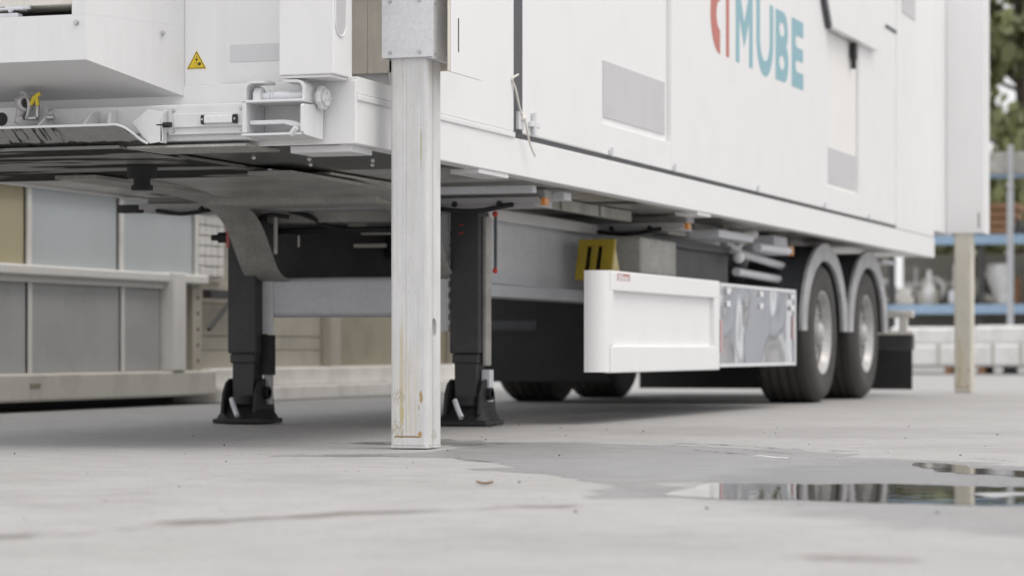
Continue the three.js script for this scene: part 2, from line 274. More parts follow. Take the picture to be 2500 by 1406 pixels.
each(dk, 'crossmember', [bx(-2.6, -0.32, 1.16, 1.1655, -4.1, -4.25), bx(-2.6, -0.32, 1.16, 1.1655, -6.0, -6.15), bx(-2.6, -0.32, 1.16, 1.1655, -8.0, -8.15)], M.underDark);
{ const hs = []; for (const [x, z] of [[-0.62, -0.15], [-0.58, -0.2], [-0.72, -0.55], [-0.84, -0.85], [-0.5, -0.7], [-0.6, -0.95], [-0.42, -0.2], [-0.38, -0.95], [-0.9, -0.4], [-0.45, -1.05]]) hs.push(new THREE.SphereGeometry(0.009, 10, 6).translate(x, 1.159, z)); each(dk, 'rivet', hs, M.white2); }
// side wall, front to back
part(box, 'side_panel', [bx(-0.25, -0.22, 1.346, 1.41, 0.17, 0.083), bx(-0.25, -0.2215, 1.346, 1.41, 0.079, -0.22)], M.white);
part(box, 'side_panel', [bx(-0.25, -0.22, 1.346, 3.5, -0.225, -1.70, 0.006)], M.white);
part(box, 'trim_strip', [bx(-0.25, -0.212, 1.318, 1.344, 0.175, -1.70, 0.006)], M.white2);
part(box, 'seal', [bx(-0.252, -0.2215, 1.325, 3.5, -1.702, -1.825, 0)], M.gasket);
part(box, 'seal', [bx(-0.252, -0.23, 1.3225, 1.35, -1.84, -11.17, 0), bx(-0.252, -0.228, 1.322, 3.5, -11.175, -11.205, 0)], M.gasket);
part(box, 'wall_panel', [bx(-0.25, -0.22, 1.346, 3.5, -1.826, -3.09, 0.008), bx(-0.25, -0.222, 1.346, 1.497, -3.092, -4.398), bx(-0.25, -0.22, 1.346, 3.5, -4.40, -8.55), bx(-0.25, -0.222, 1.346, 1.505, -8.552, -9.688), bx(-0.25, -0.22, 1.346, 3.5, -9.69, -11.172, 0.008)], M.white);
part(box, 'door', [bx(-0.262, -0.247, 1.497, 3.5, -3.092, -4.398, 0)], M.white);
part(box, 'door', [bx(-0.262, -0.247, 1.505, 3.5, -8.552, -9.688, 0)], M.doorReflTint);
part(box, 'vent_panel', bx(-0.247, -0.241, 1.535, 1.817, -3.17, -4.34), M.ventGrey);
part(box, 'vent_panel', bx(-0.247, -0.241, 1.535, 1.782, -8.59, -9.64), M.ventGrey);
part(box, 'wall_panel', [bx(-0.25, -0.22, 1.326, 3.5, -11.208, -12.98, 0.008)], M.white);
part(box, 'vent_panel', bx(-0.2195, -0.214, 3.046, 3.4, -11.43, -12.02), M.ventGrey);
part(box, 'seal', [bx(-0.2195, -0.216, 2.84, 2.87, -10.3, -11.18, 0)], M.gasket);
{ // small hold-down hooks along the joint
  for (const z of [-3.2, -4.42, -6.4, -8.4, -10.0]) part(box, 'hook', [bx(-0.2195, -0.21, 1.345, 1.375, z, z - 0.035), rod([-0.208, 1.34, z - 0.018], [-0.208, 1.385, z - 0.018], 0.007)], M.galvDull);
  each(box, 'lock_catch', [bx(-0.236, -0.205, 1.36, 1.44, -1.735, -1.8), rod([-0.205, 1.35, -1.95], [-0.205, 1.45, -1.95], 0.012), bx(-0.22, -0.2, 1.385, 1.41, -1.9, -2.02)], M.galv);
  part(box, 'cord', [pipe([[-0.2, 1.60, -1.70], [-0.215, 1.575, -1.66], [-0.21, 1.54, -1.69], [-0.205, 1.45, -1.74], [-0.195, 1.40, -1.78], [-0.19, 1.3, -1.84], [-0.185, 1.25, -1.9]], 0.0048), new THREE.SphereGeometry(0.016, 12, 8).translate(-0.2, 1.41, -1.77)], M.offwhite);
}
{ // tilted flap over the second door
  const a = [[-8.50, 2.585], [-10.15, 2.60], [-10.50, 2.86], [-10.5, 3.5], [-8.1, 3.5], [-8.33, 2.76]];
  part(box, 'flap', plateX(a, -0.17, 0.05, 0.004), M.white);
  part(box, 'flap_seal', plateX([[-8.27, 3.5], [-8.08, 3.5], [-8.30, 2.755], [-8.475, 2.575], [-8.53, 2.59], [-8.39, 2.77]], -0.185, 0.03, 0.003), M.gasket);
  part(box, 'flap_stay', [bx(-0.235, -0.20, 2.47, 2.585, -9.42, -9.5), rod([-0.22, 2.4, -9.46], [-0.22, 2.52, -9.46], 0.018)], M.black);
}
// lettering: flat film on the wall
const X0 = -0.2195;
const film = (shapes) => [].concat(shapes).map(s => new THREE.ExtrudeGeometry(s, { depth: 0.0012, bevelEnabled: false, curveSegments: 24 }).rotateY(Math.PI / 2).translate(X0, 0, 0));
M.redFilm = std({ color: lin(0.5, 0.15, 0.12), roughness: 0.4 });
M.blueFilm = std({ color: lin(0.24, 0.44, 0.51), roughness: 0.4 });
{
  const half = new THREE.Shape(); half.moveTo(5.48, 2.09); half.absarc(5.48, 2.312, 0.225, -Math.PI / 2, Math.PI / 2, true); half.lineTo(5.48, 2.387); half.absarc(5.48, 2.312, 0.085, Math.PI / 2, -Math.PI / 2, false); half.closePath();
  part(box, 'letter', film(half), M.redFilm);
  part(box, 'letter', film(poly([[5.625, 2.09], [5.70, 2.09], [5.70, 2.535], [5.625, 2.535]])), M.redFilm);
  const y0 = 2.085, y1 = 2.53;
  part(box, 'letter', film(poly([[5.866, y0], [5.957, y0], [5.957, 2.36], [6.083, 2.19], [6.21, 2.36], [6.21, y0], [6.30, y0], [6.30, y1], [6.21, y1], [6.083, 2.335], [5.957, y1], [5.866, y1]])), M.blueFilm);
  const u = new THREE.Shape(); u.moveTo(6.40, y1); u.lineTo(6.40, 2.30); u.absarc(6.63, 2.30, 0.23, Math.PI, 2 * Math.PI, false); u.lineTo(6.86, y1); u.lineTo(6.765, y1); u.lineTo(6.765, 2.30); u.absarc(6.63, 2.30, 0.135, 2 * Math.PI, Math.PI, true); u.lineTo(6.495, y1); u.closePath();
  part(box, 'letter', film(u), M.blueFilm);
  const b = new THREE.Shape(); b.moveTo(6.93, y0); b.lineTo(7.16, y0); b.bezierCurveTo(7.33, y0, 7.33, 2.30, 7.23, 2.315); b.bezierCurveTo(7.31, 2.34, 7.31, y1, 7.14, y1); b.lineTo(6.93, y1); b.closePath();
  for (const y of [2.205, 2.415]) { const h = new THREE.Path(); h.absellipse(7.11, y, 0.075, 0.045, 0, 2 * Math.PI, true); b.holes.push(h); }
  part(box, 'letter', film(b), M.blueFilm);
  part(box, 'letter', film(poly([[7.40, y0], [7.75, y0], [7.75, 2.19], [7.56, 2.19], [7.52, 2.205], [7.51, 2.232], [7.53, 2.258], [7.56, 2.265], [7.74, 2.265], [7.74, 2.35], [7.56, 2.35], [7.52, 2.365], [7.51, 2.392], [7.53, 2.42], [7.56, 2.427], [7.75, 2.427], [7.75, y1], [7.40, y1]])), M.blueFilm);
}
// front wall
const fw = part(box, 'front_wall', [new THREE.ExtrudeGeometry(poly([[-2.63, -0.186], [-0.815, -0.186], [-0.80, -0.183], [-0.765, -0.166], [-0.752, -0.163], [-0.47, -0.163], [-0.47, -0.12], [-2.63, -0.12]]), { depth: 2.1, bevelEnabled: false }).rotateX(-Math.PI / 2).translate(0, 1.3965, 0), bx(-0.469, -0.25, 1.397, 3.5, 0.15, 0.186)], M.white);
part(fw, 'grey_band', bx(-0.748, -0.50, 1.482, 1.548, 0.1632, 0.1652, 0.0005), M.ventGrey.clone());
fw.children.at(-1).material.color = lin(1.2);
{ // stuck-on crush-hazard triangle
  const cv = document.createElement('canvas'); cv.width = cv.height = 256; const c = cv.getContext('2d');
  c.fillStyle = '#d9bd2b'; c.fillRect(0, 0, 256, 256);
  c.strokeStyle = '#5a4a10'; c.lineWidth = 9; c.beginPath(); c.moveTo(128, 26); c.lineTo(238, 240); c.lineTo(18, 240); c.closePath(); c.stroke();
  c.fillStyle = '#2a2208'; c.fillRect(123, 84, 9, 40); c.beginPath(); c.moveTo(106, 120); c.lineTo(149, 120); c.lineTo(128, 152); c.fill();
  c.beginPath(); c.arc(168, 186, 21, 0, 7); c.fill(); c.fillRect(150, 176, 24, 20);
  c.fillStyle = '#8a7722'; c.fillRect(96, 166, 62, 6); c.fillRect(118, 180, 36, 5); c.fillRect(96, 212, 66, 6); c.fillRect(124, 196, 30, 5);
  const t = new THREE.CanvasTexture(cv); t.colorSpace = THREE.SRGBColorSpace;
  const g = plateZ([[-0.9195, 1.4585], [-0.8375, 1.4585], [-0.8785, 1.5285]], 0.1878, 0.0015, 0);
  const m = part(fw, 'warning_sticker', g, std({ map: t, roughness: 0.4 })), p = m.geometry.attributes.position, o = origin.get(m), uv = m.geometry.attributes.uv;
  for (let i = 0; i < p.count; i++) uv.setXY(i, (p.getX(i) + o[0] + 0.9195) / 0.082, (p.getY(i) + o[1] - 1.4585) / 0.073 + 0.02);
}
{ // sheet-metal hood on the left of the front wall, its underside sloping back to the wall
  const prism = (pl, y0, y1) => { const g = new THREE.ExtrudeGeometry(poly(pl.map(([x, z]) => [x, -z])), { depth: y1 - y0, bevelEnabled: false }).rotateX(-Math.PI / 2).translate(0, y0, 0); return g; };
  const low = prism([[-2.3, 0.19], [-2.3, 0.65], [-1.11, 0.65], [-0.93, 0.19]], 1.36, 1.624), p = low.attributes.position;
  for (let i = 0; i < p.count; i++) if (p.getY(i) < 1.5) p.setY(i, 1.355 + 0.1 * (p.getZ(i) - 0.19) / 0.46);
  low.computeVertexNormals();
  const hood = part(box, 'front_hood', [low, prism([[-1.169, 0.19], [-1.169, 0.65], [-1.11, 0.65], [-0.93, 0.19]], 1.6243, 3.9)], M.white2);
  part(hood, 'opening', [bx(-2.3, -1.172, 1.6245, 3.5, 0.19, 0.42, 0)], M.black);
  part(hood, 'inner_panel', [bx(-2.3, -1.173, 1.668, 3.5, 0.42, 0.61)], M.offwhite);
  part(hood, 'latch', [bx(-1.5, -1.38, 1.652, 1.662, 0.6, 0.64, 0.003), bx(-1.46, -1.36, 1.655, 1.667, 0.612, 0.63, 0.002), ...bolt(-1.43, 1.652, 0.64, 0.009, 'z'), bx(-1.48, -1.4, 1.624, 1.64, 0.6, 0.645)], M.galvDull);
  bolts(hood, 'bolt', [[-1.15, 1.593, 0.651, 0.009, 'z'], [-0.967, 1.586, 0.30, 0.008, 'x']], M.bolt);
}
{ // cover in front of the right-hand corner, with an oval grip in its side
  const cov = part(box, 'corner_cover', [bx(-0.46, -0.24, 1.402, 3.5, 0.1895, 0.36, 0.006), bx(-0.455, -0.25, 1.392, 1.4015, 0.2, 0.352, 0.003)], M.white);
  const s = new THREE.Shape(); s.moveTo(-0.345, 2.2); s.lineTo(-0.345, 1.60); s.absarc(-0.295, 1.60, 0.05, Math.PI, 2 * Math.PI, false); s.lineTo(-0.245, 2.2); s.closePath();
  part(cov, 'grip_recess', plateX(s, -0.2385, 0.004, 0.0008), M.ventGrey);
  const ring = []; for (let i = 0; i <= 20; i++) { const a = Math.PI + Math.PI * i / 20; ring.push([-0.238, 1.60 + 0.052 * Math.sin(a), 0.295 - 0.052 * Math.cos(a)]); }
  part(cov, 'grip_rim', pipe([[-0.238, 2.2, 0.347], [-0.238, 1.8, 0.347], ...ring, [-0.238, 1.8, 0.243], [-0.238, 2.2, 0.243]], 0.0035, 120), M.white2);
}
// leg housings: the near one opens to the front, the far one to the back
const nearHouse = part(box, 'leg_housing', [bx(-0.335, 0.0775, 1.462, 3.5, -0.235, -0.225), bx(0.078, 0.09, 1.436, 3.5, -0.36, 0.0), bx(-0.45, -0.3355, 1.462, 3.5, -0.236, -0.222)], M.housing);
part(nearHouse, 'outer_skin', [bx(0.0905, 0.094, 1.434, 3.5, 0.0, -0.36)], M.white);
part(nearHouse, 'slot', bx(0.0942, 0.0955, 1.517, 1.646, -0.078, -0.086, 0), M.black);
const farHouse = part(box, 'leg_housing', [bx(-0.215, 0.105, 1.385, 3.5, -13.6, -13.616), bx(0.093, 0.105, 1.385, 3.5, -13.617, -13.95), bx(-0.26, -0.222, 1.385, 3.5, -13.0, -13.95)], M.white);
part(farHouse, 'slot', bx(0.058, 0.068, 1.43, 1.56, -13.5985, -13.6005, 0), M.black);
// legs
const legW = 0.155;
const patch = (u, v, cu, cv, ru, rv, s, f = 14) => { const d = Math.hypot((u - cu) / ru, (v - cv) / rv) + 0.9 * (fbm(u, v, f * 2, f * 8, 4, s) - 0.5); return sm(1.1, 0.85, d); };
const legMap = tex(640, 1280, (u, v) => {                          // u: 0..0.5 front, 0.5..1 side; v: 1.5 m
  const f = u < 0.5, a = f ? u * 2 : (u - 0.5) * 2, y = v * 1.5;
  const st = fbm(u, v, 90, 3, 4, 201), st2 = fbm(u, v, 260, 5, 3, 203), bl = fbm(u, v, 8, 14, 5, 205);
  let k = 0.675 + 0.06 * (st - 0.5) + 0.05 * (st2 - 0.5) + 0.12 * (bl - 0.5);
  const gone = sm(0.5, 0.58, fbm(u, v, 50, 9, 4, 207)) * (f ? 0.55 : 0.75); k -= 0.035 * gone;   // paint rubbed off in streaks
  let c = [k, k, k * 1.0];
  const mix = (t, r, g, b) => { c = [c[0] + (r - c[0]) * t, c[1] + (g - c[1]) * t, c[2] + (b - c[2]) * t]; };
  mix(0.22 * sm(0.5, 0.7, fbm(u, v, 30, 4, 4, 211)), 0.58, 0.54, 0.45);                          // yellowed runs
  if (f) {
    const body = sm(0.06, 0.12, a) * sm(0.78, 0.66, a + 0.1 * (fbm(u, v, 4, 60, 3, 213) - 0.5)) * sm(0.045, 0.06, y) * sm(0.48, 0.2, y + 0.15 * (fbm(u, v, 40, 10, 3, 214) - 0.5));
    mix(0.42 * body * sm(0.35, 0.6, fbm(u, v, 70, 6, 4, 215)), 0.56, 0.47, 0.31);
    mix(0.7 * sm(0.24, 0.28, a) * sm(0.38, 0.3, a) * sm(0.13, 0.2, y) * sm(0.52, 0.4, y) * sm(0.35, 0.55, st2 + 0.15), 0.56, 0.46, 0.27);
    mix(0.85 * patch(u, y, 0.408, 0.2, 0.022, 0.028, 221), 0.40, 0.25, 0.09);
    mix(0.8 * patch(u, y, 0.385, 0.155, 0.012, 0.03, 222) * sm(0.4, 0.6, fbm(u, v, 120, 160, 2, 223)), 0.36, 0.24, 0.1);
    mix(0.6 * patch(u, y, 0.12, 0.2, 0.08, 0.03, 224) * sm(0.45, 0.6, fbm(u, v, 140, 200, 3, 225)), 0.34, 0.30, 0.17);
    mix(0.7 * patch(u, y, 0.16, 0.135, 0.03, 0.04, 226), 0.50, 0.42, 0.16);
    mix(0.7 * patch(u, y, 0.1, 0.075, 0.09, 0.035, 227) * sm(0.4, 0.6, fbm(u, v, 120, 160, 3, 228)), 0.38, 0.33, 0.2);
    mix(0.9 * sm(0.0045, 0.002, Math.abs(y - 0.047 - 0.003 * fbm(u, v, 30, 2, 2, 229))) * sm(0.1, 0.16, a) * sm(0.84, 0.8, a), 0.24, 0.14, 0.05);
    mix(0.9 * patch(u, y, 0.4, 0.058, 0.03, 0.013, 230), 0.45, 0.27, 0.07);
    mix(0.7 * patch(u, y, 0.41, 1.15, 0.01, 0.09, 231) , 0.44, 0.38, 0.2);
  } else {
    mix(0.6 * sm(0.25, 0.3, a) * sm(0.5, 0.42, a) * sm(0.3, 0.55, st2), 0.36, 0.35, 0.32);
    mix(0.7 * patch(u, y, 0.72, 0.055, 0.1, 0.022, 232) * sm(0.35, 0.6, fbm(u, v, 100, 130, 3, 233)), 0.36, 0.35, 0.25);
  }
  const speck = vn(u * 420, v * 420, 420, 420, 235); if (speck > 0.992) mix(0.6, 0.16, 0.14, 0.1);
  const chip = fbm(u, v, 160, 40, 2, 236); mix(0.35 * sm(0.8, 0.84, chip), 0.3, 0.29, 0.27);
  return c;
});
const legBump = tex(512, 512, (u, v) => 0.5 * fbm(u, v, 120, 3, 3, 241) + 0.35 * fbm(u, v, 260, 60, 2, 242) + 0.15 * sm(0.6, 0.7, fbm(u, v, 40, 40, 4, 243)), false);
M.leg = std({ map: legMap, roughness: 0.55, metalness: 0.1, bumpMap: legBump, bumpScale: 0.0012 });
M.legFar = std({ map: legMap, color: lin(0.92, 0.88, 0.76), roughness: 0.55, bumpMap: legBump, bumpScale: 0.0012 });
function supportLeg(cx, cz, yTop, mat, ev) {
  const w = legW / 2, r = 0.019, s = new THREE.Shape();
  const gr = [[-0.028, 0.0016], [-0.012, 0.002], [0.004, 0.0012]];
  s.moveTo(-w + r, -w);
  for (const [g, d] of gr) { s.lineTo(g - 0.0025, -w); s.lineTo(g, -w + d); s.lineTo(g + 0.0025, -w); }
  s.lineTo(w - r, -w); s.absarc(w - r, -w + r, r, -Math.PI / 2, 0);
  s.lineTo(w, -0.028); s.lineTo(w - 0.0025, -0.024); s.lineTo(w - 0.0025, 0.012); s.lineTo(w, 0.016); s.lineTo(w, w - r); s.absarc(w - r, w - r, r, 0, Math.PI / 2);
  s.lineTo(-w + r, w); s.absarc(-w + r, w - r, r, Math.PI / 2, Math.PI); s.lineTo(-w, -w + r); s.absarc(-w + r, -w + r, r, Math.PI, 1.5 * Math.PI);
  let g = new THREE.ExtrudeGeometry(s, { depth: yTop - 0.016, bevelEnabled: false, curveSegments: 8 }).rotateX(Math.PI / 2).rotateY(0).translate(0, yTop, 0);
  // shape y -> world z after rotation: -w is the front, so turn it round
  g.scale(1, 1, -1); { const ix = g.attributes.position; for (let i = 0; i < ix.count; i += 3) for (const n of ['position', 'normal', 'uv']) { const at = g.attributes[n], k = at.itemSize; for (let q = 0; q < k; q++) { const t = at.array[(i + 1) * k + q]; at.array[(i + 1) * k + q] = at.array[(i + 2) * k + q]; at.array[(i + 2) * k + q] = t; } } g.computeVertexNormals(); }
  if (ev) {
    const slot = new THREE.CapsuleGeometry(0.021, 0.036, 6, 16).rotateZ(0); const A = new Brush(g), B = new Brush(slot.scale(5, 1, 1).translate(w, 0.463, 0.005)); A.updateMatrixWorld(); B.updateMatrixWorld();
    g = ev.evaluate(A, B, SUBTRACTION).geometry;
  }
  const leg = part(box, 'support_leg', g.translate(cx, 0, cz), mat);
  const fit = (m) => { const p = m.geometry.attributes.position, n = m.geometry.attributes.normal, uv = m.geometry.attributes.uv, o = origin.get(m); for (let i = 0; i < p.count; i++) { const x = p.getX(i) + o[0] - cx, y = p.getY(i) + o[1], z = p.getZ(i) + o[2] - cz; Math.abs(n.getZ(i)) > Math.abs(n.getX(i)) ? uv.setXY(i, (x + w) / legW * 0.5, y / 1.5) : uv.setXY(i, 0.5 + Math.min(0.499, Math.max(0, (w - z) / legW * 0.5)), y / 1.5); } };
  fit(leg);
  const ft = part(leg, 'foot', bx(cx - w + 0.002, cx + w - 0.002, 0.004, 0.0158, cz - w + 0.002, cz + w - 0.002, 0.004), mat); fit(ft);
  return leg;
}
const ev = new Evaluator(); ev.attributes = ['position', 'normal', 'uv'];
const nearLeg = supportLeg(-0.0775, -0.0775, 1.62, M.leg, ev);
supportLeg(-0.075, -13.69, 1.5, M.legFar);
{ // bolted sheet-metal collar round the near leg
  const co = part(box, 'leg_collar', [bx(-0.181, 0.026, 1.492, 3.5, 0.0145, 0.0205, 0.0018), bx(0.02, 0.0262, 1.486, 3.5, 0.0135, -0.185, 0.0018), bx(-0.181, -0.175, 1.492, 3.5, 0.0135, -0.185, 0.0018), bx(-0.176, 0.021, 1.4915, 1.4945, 0.014, 0.0015, 0.0008), bx(0.0012, 0.0205, 1.4865, 1.4895, 0.014, -0.18, 0.0008)], M.galv);
  const bs = []; for (const y of [1.513, 1.708]) for (const x of [-0.146, -0.028]) bs.push([x, y, 0.0205, 0.0068, 'z']);
  for (const y of [1.508, 1.699]) for (const z of [-0.005, -0.14]) bs.push([0.0262, y, z, 0.0062, 'x']);
  bolts(co, 'bolt', bs, M.bolt);
}

// ---------------------------------------------------------------- the semi-trailer under it
const tr = thing('semi_trailer', 'grey gooseneck semi trailer with white side skirt and black tyres under the container', 'trailer', [-1.46, 0, -6]);
M.sideBeam = painted(0.42, 0.42, 0.41, 0.5, 0.3, 85);
M.webShade = std({ map: steelTex, color: lin(0.13, 0.132, 0.135), roughness: 0.5 });  // darkened web steel: deep shade under the deck put into the colour
M.belly = std({ map: steelTex, color: lin(0.6, 0.59, 0.56), roughness: 0.4, metalness: 0.3, bumpMap: wave, bumpScale: 0.003 });
M.webGrey = std({ map: galv, color: lin(1.1), roughness: 0.5 });
M.beam = painted(0.74, 0.75, 0.77, 0.45, 0.07, 63);
{ // front beam, coupling plate and bent-up lip
  const beam = part(tr, 'front_beam', [bx(-2.6, -0.60, 1.205, 1.312, 0.20, 0.30, 0.006), bx(-2.6, -0.605, 1.172, 1.206, 0.19, 0.285, 0.014)], M.beam);
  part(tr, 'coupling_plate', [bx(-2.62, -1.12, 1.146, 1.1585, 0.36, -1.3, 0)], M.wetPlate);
  part(tr, 'coupling_plate', [bx(-1.118, -0.62, 1.149, 1.1585, 0.3, -0.02, 0)], M.frame);
  part(tr, 'gooseneck_belly', plateX([[-1.302, 1.157], [-1.302, 1.148], [-1.6, 1.146], [-1.95, 1.13], [-2.2, 1.105], [-2.34, 1.085], [-2.37, 1.09], [-2.37, 1.157]], -0.93, 0.935, 0.002), M.belly);
  // lip: outline in its own plane, tilted up
  const s = poly([[-2.62, 0], [-1.015, 0], [-1.03, 0.02], [-1.065, 0.075], [-1.075, 0.095], [-1.095, 0.108], [-1.12, 0.112], [-2.62, 0.112]]);
  const lip = new THREE.ExtrudeGeometry(s, { depth: 0.007, bevelEnabled: false }).rotateX(-Math.PI / 2).rotateX(0);
  const p = lip.attributes.position; for (let i = 0; i < p.count; i++) { const t = -p.getZ(i), h = p.getY(i); p.setZ(i, 0.345 + t * 0.80); p.setY(i, 1.158 + t * 0.62 + h); }
  lip.computeVertexNormals();
  part(tr, 'skid_lip', lip, M.lipWet);
  part(tr, 'lip_edge', [bx(-2.62, -1.115, 1.2265, 1.236, 0.4335, 0.437, 0.001), pipe([[-1.125, 1.2315, 0.4345], [-1.095, 1.230, 0.434], [-1.072, 1.222, 0.425], [-1.045, 1.20, 0.40], [-1.025, 1.176, 0.37], [-1.005, 1.163, 0.352]], 0.0048)], M.white2);
  each(tr, 'gusset', [plateX([[0.302, 1.295], [0.302, 1.20], [0.40, 1.215], [0.425, 1.236], [0.35, 1.29]], -1.235, 0.008), plateX([[0.302, 1.312], [0.302, 1.22], [0.42, 1.236]], -1.43, 0.012), plateZ([[-1.075, 1.245], [-1.01, 1.293], [-0.955, 1.285], [-0.945, 1.17], [-1.0, 1.163], [-1.03, 1.19]], 0.345, 0.01), plateX([[0.302, 1.292], [0.302, 1.165], [0.345, 1.165], [0.345, 1.28]], -0.948, 0.008), plateX([[0.302, 1.296], [0.302, 1.22], [0.36, 1.24], [0.345, 1.285]], -1.16, 0.014)], M.beam);
  part(tr, 'front_bracket', [plateZ([[-2.4, 1.225], [-1.44, 1.25], [-1.425, 1.262], [-1.455, 1.316], [-1.50, 1.318], [-2.4, 1.32]], 0.325, 0.014)], M.beam);
  part(tr, 'cable_hole', [rod([-1.645, 1.275, 0.318], [-1.645, 1.275, 0.327], 0.026), ], M.black);
  part(tr, 'bolt', rod([-1.425, 1.272, 0.36], [-1.398, 1.272, 0.36], 0.011), M.bolt); bolts(tr, 'bolt', [[-0.921, 1.29, 0.306, 0.007, 'z'], [-0.637, 1.292, 0.306, 0.007, 'z'], [-0.921, 1.211, 0.306, 0.007, 'z'], [-0.637, 1.213, 0.306, 0.007, 'z']], M.bolt);
  const pl = part(tr, 'lamp_plate', [bx(-0.94, -0.614, 1.197, 1.302, 0.3005, 0.3055, 0.002), bx(-0.914, -0.622, 1.223, 1.276, 0.3057, 0.318, 0.003)], M.beam);
  part(pl, 'lamp_lens', [bx(-0.781, -0.664, 1.2345, 1.2655, 0.3182, 0.334, 0.006)], M.lens);
  each(pl, 'lamp_cap', [bx(-0.795, -0.7805, 1.233, 1.267, 0.3183, 0.331, 0.003), bx(-0.6635, -0.645, 1.233, 1.267, 0.3183, 0.331, 0.003)], M.black);
  bolts(pl, 'screw', [[-0.788, 1.25, 0.331, 0.0035, 'z'], [-0.654, 1.25, 0.331, 0.0035, 'z']], M.bolt);
  part(tr, 'hose', [rod([-0.972, 1.233, 0.335], [-0.915, 1.233, 0.335], 0.0105), pipe([[-0.966, 1.236, 0.335], [-0.972, 1.246, 0.335], [-0.968, 1.252, 0.335]], 0.005, 12)], M.black);
  // air coupling with a yellow lid
  const a = part(tr, 'air_coupling', [rod([-1.558, 1.275, 0.37], [-1.535, 1.325, 0.385], 0.022, 0.026), rod([-1.575, 1.345, 0.36], [-1.535, 1.335, 0.385], 0.017), new THREE.TorusGeometry(0.026, 0.010, 10, 28).rotateY(0.75).translate(-1.522, 1.327, 0.395), new THREE.CylinderGeometry(0.03, 0.03, 0.014, 24).rotateX(Math.PI / 2).rotateY(0.75).translate(-1.53, 1.327, 0.388), pipe([[-1.545, 1.37, 0.39], [-1.53, 1.365, 0.395], [-1.505, 1.33, 0.405], [-1.51, 1.285, 0.40], [-1.52, 1.268, 0.395]], 0.008, 24), bx(-1.525, -1.478, 1.262, 1.275, 0.37, 0.4), bx(-1.485, -1.473, 1.27, 1.335, 0.372, 0.39, 0.003), rod([-1.555, 1.262, 0.395], [-1.545, 1.262, 0.405], 0.016)], M.alloy);
  a.position.x += 0.022; part(a, 'lid', [pipe([[-1.51, 1.318, 0.40], [-1.495, 1.324, 0.402], [-1.485, 1.345, 0.40], [-1.462, 1.362, 0.395]], 0.0085, 20), plateZ([[-1.50, 1.325], [-1.485, 1.352], [-1.462, 1.366], [-1.455, 1.361], [-1.468, 1.348], [-1.462, 1.318], [-1.474, 1.312], [-1.482, 1.335]], 0.404, 0.008)], M.yellow);
  part(a, 'bore', [new THREE.CylinderGeometry(0.019, 0.019, 0.012, 20).rotateX(Math.PI / 2).rotateY(0.75).translate(-1.5195, 1.327, 0.3965)], M.black);
  // twist-lock bracket with its pin
  const br = part(tr, 'lock_bracket', [bx(-0.60, -0.582, 1.19, 1.312, 0.205, 0.385, 0.004), bx(-0.60, -0.352, 1.302, 1.312, 0.205, 0.385, 0.003), bx(-0.60, -0.352, 1.178, 1.187, 0.205, 0.39, 0.002), plateX([[0.205, 1.17], [0.205, 1.30], [0.39, 1.292], [0.40, 1.285], [0.40, 1.19], [0.385, 1.178]], -0.345, 0.012), bx(-0.581, -0.36, 1.188, 1.30, 0.2, 0.215, 0.001), bx(-0.612, -0.6005, 1.2, 1.275, 0.30, 0.33, 0.005)], M.beam);
  const strap = (x, sgn) => { const pts = [], R = 0.035; const sh = new THREE.Shape(); sh.moveTo(x, 1.312); sh.lineTo(x, 1.35); sh.absarc(x + sgn * R, 1.35, R, sgn > 0 ? Math.PI : 0, Math.PI / 2, sgn > 0); sh.lineTo(x + sgn * 0.085, 1.385); sh.lineTo(x + sgn * 0.085, 1.376); sh.lineTo(x + sgn * R, 1.376); sh.absarc(x + sgn * R, 1.35, R - 0.009, Math.PI / 2, sgn > 0 ? Math.PI : 0, sgn < 0); sh.lineTo(x + sgn * 0.009, 1.312); sh.closePath(); return new THREE.ExtrudeGeometry(sh, { depth: 0.1, bevelEnabled: false, curveSegments: 10 }).translate(0, 0, 0.27); };
  each(br, 'strap', [strap(-0.598, 1), strap(-0.352, -1)], M.beam);
  part(br, 'pin', [rod([-0.54, 1.330, 0.32], [-0.375, 1.330, 0.32], 0.0175), rod([-0.515, 1.33, 0.32], [-0.508, 1.33, 0.32], 0.0215), rod([-0.502, 1.33, 0.32], [-0.496, 1.33, 0.32], 0.0215)], M.galv);
  part(br, 'pin_boss', [plateX([[0.285, 1.312], [0.285, 1.34], [0.3, 1.36], [0.32, 1.366], [0.34, 1.36], [0.355, 1.34], [0.355, 1.312]], -0.54, 0.03, 0.004)], M.beam);
  part(br, 'lever', [bx(-0.58, -0.44, 1.222, 1.238, 0.33, 0.36, 0.003), plateZ([[-0.44, 1.238], [-0.40, 1.232], [-0.37, 1.222], [-0.37, 1.208], [-0.41, 1.214], [-0.44, 1.222]], 0.36, 0.03), rod([-0.40, 1.18, 0.38], [-0.375, 1.205, 0.39], 0.012)], M.beam);
  const oct = []; for (let i = 0; i < 8; i++) { const t = (i + 0.5) * Math.PI / 4; oct.push([0.255 + 0.05 * Math.cos(t), 1.325 + 0.047 * Math.sin(t)]); }
  part(br, 'end_cap', [plateX(oct, -0.318, 0.02, 0.003), plateX(oct.map(([z, y]) => [0.255 + (z - 0.255) * 0.72, 1.325 + (y - 1.325) * 0.72]), -0.306, 0.012, 0.002), ...bolt(-0.306, 1.345, 0.265, 0.007, 'x'), ...bolt(-0.306, 1.322, 0.24, 0.007, 'x'), ...bolt(-0.306, 1.318, 0.272, 0.006, 'x'), rod([-0.36, 1.325, 0.255], [-0.33, 1.325, 0.255], 0.03)], M.beam);
}
part(tr, 'kingpin', [rod([-1.51, 1.146, -0.62], [-1.51, 1.10, -0.62], 0.064, 0.06, 28), rod([-1.51, 1.10, -0.62], [-1.51, 1.07, -0.62], 0.036, 0.036, 24), rod([-1.51, 1.07, -0.62], [-1.51, 1.05, -0.62], 0.046, 0.046, 24)], M.black);
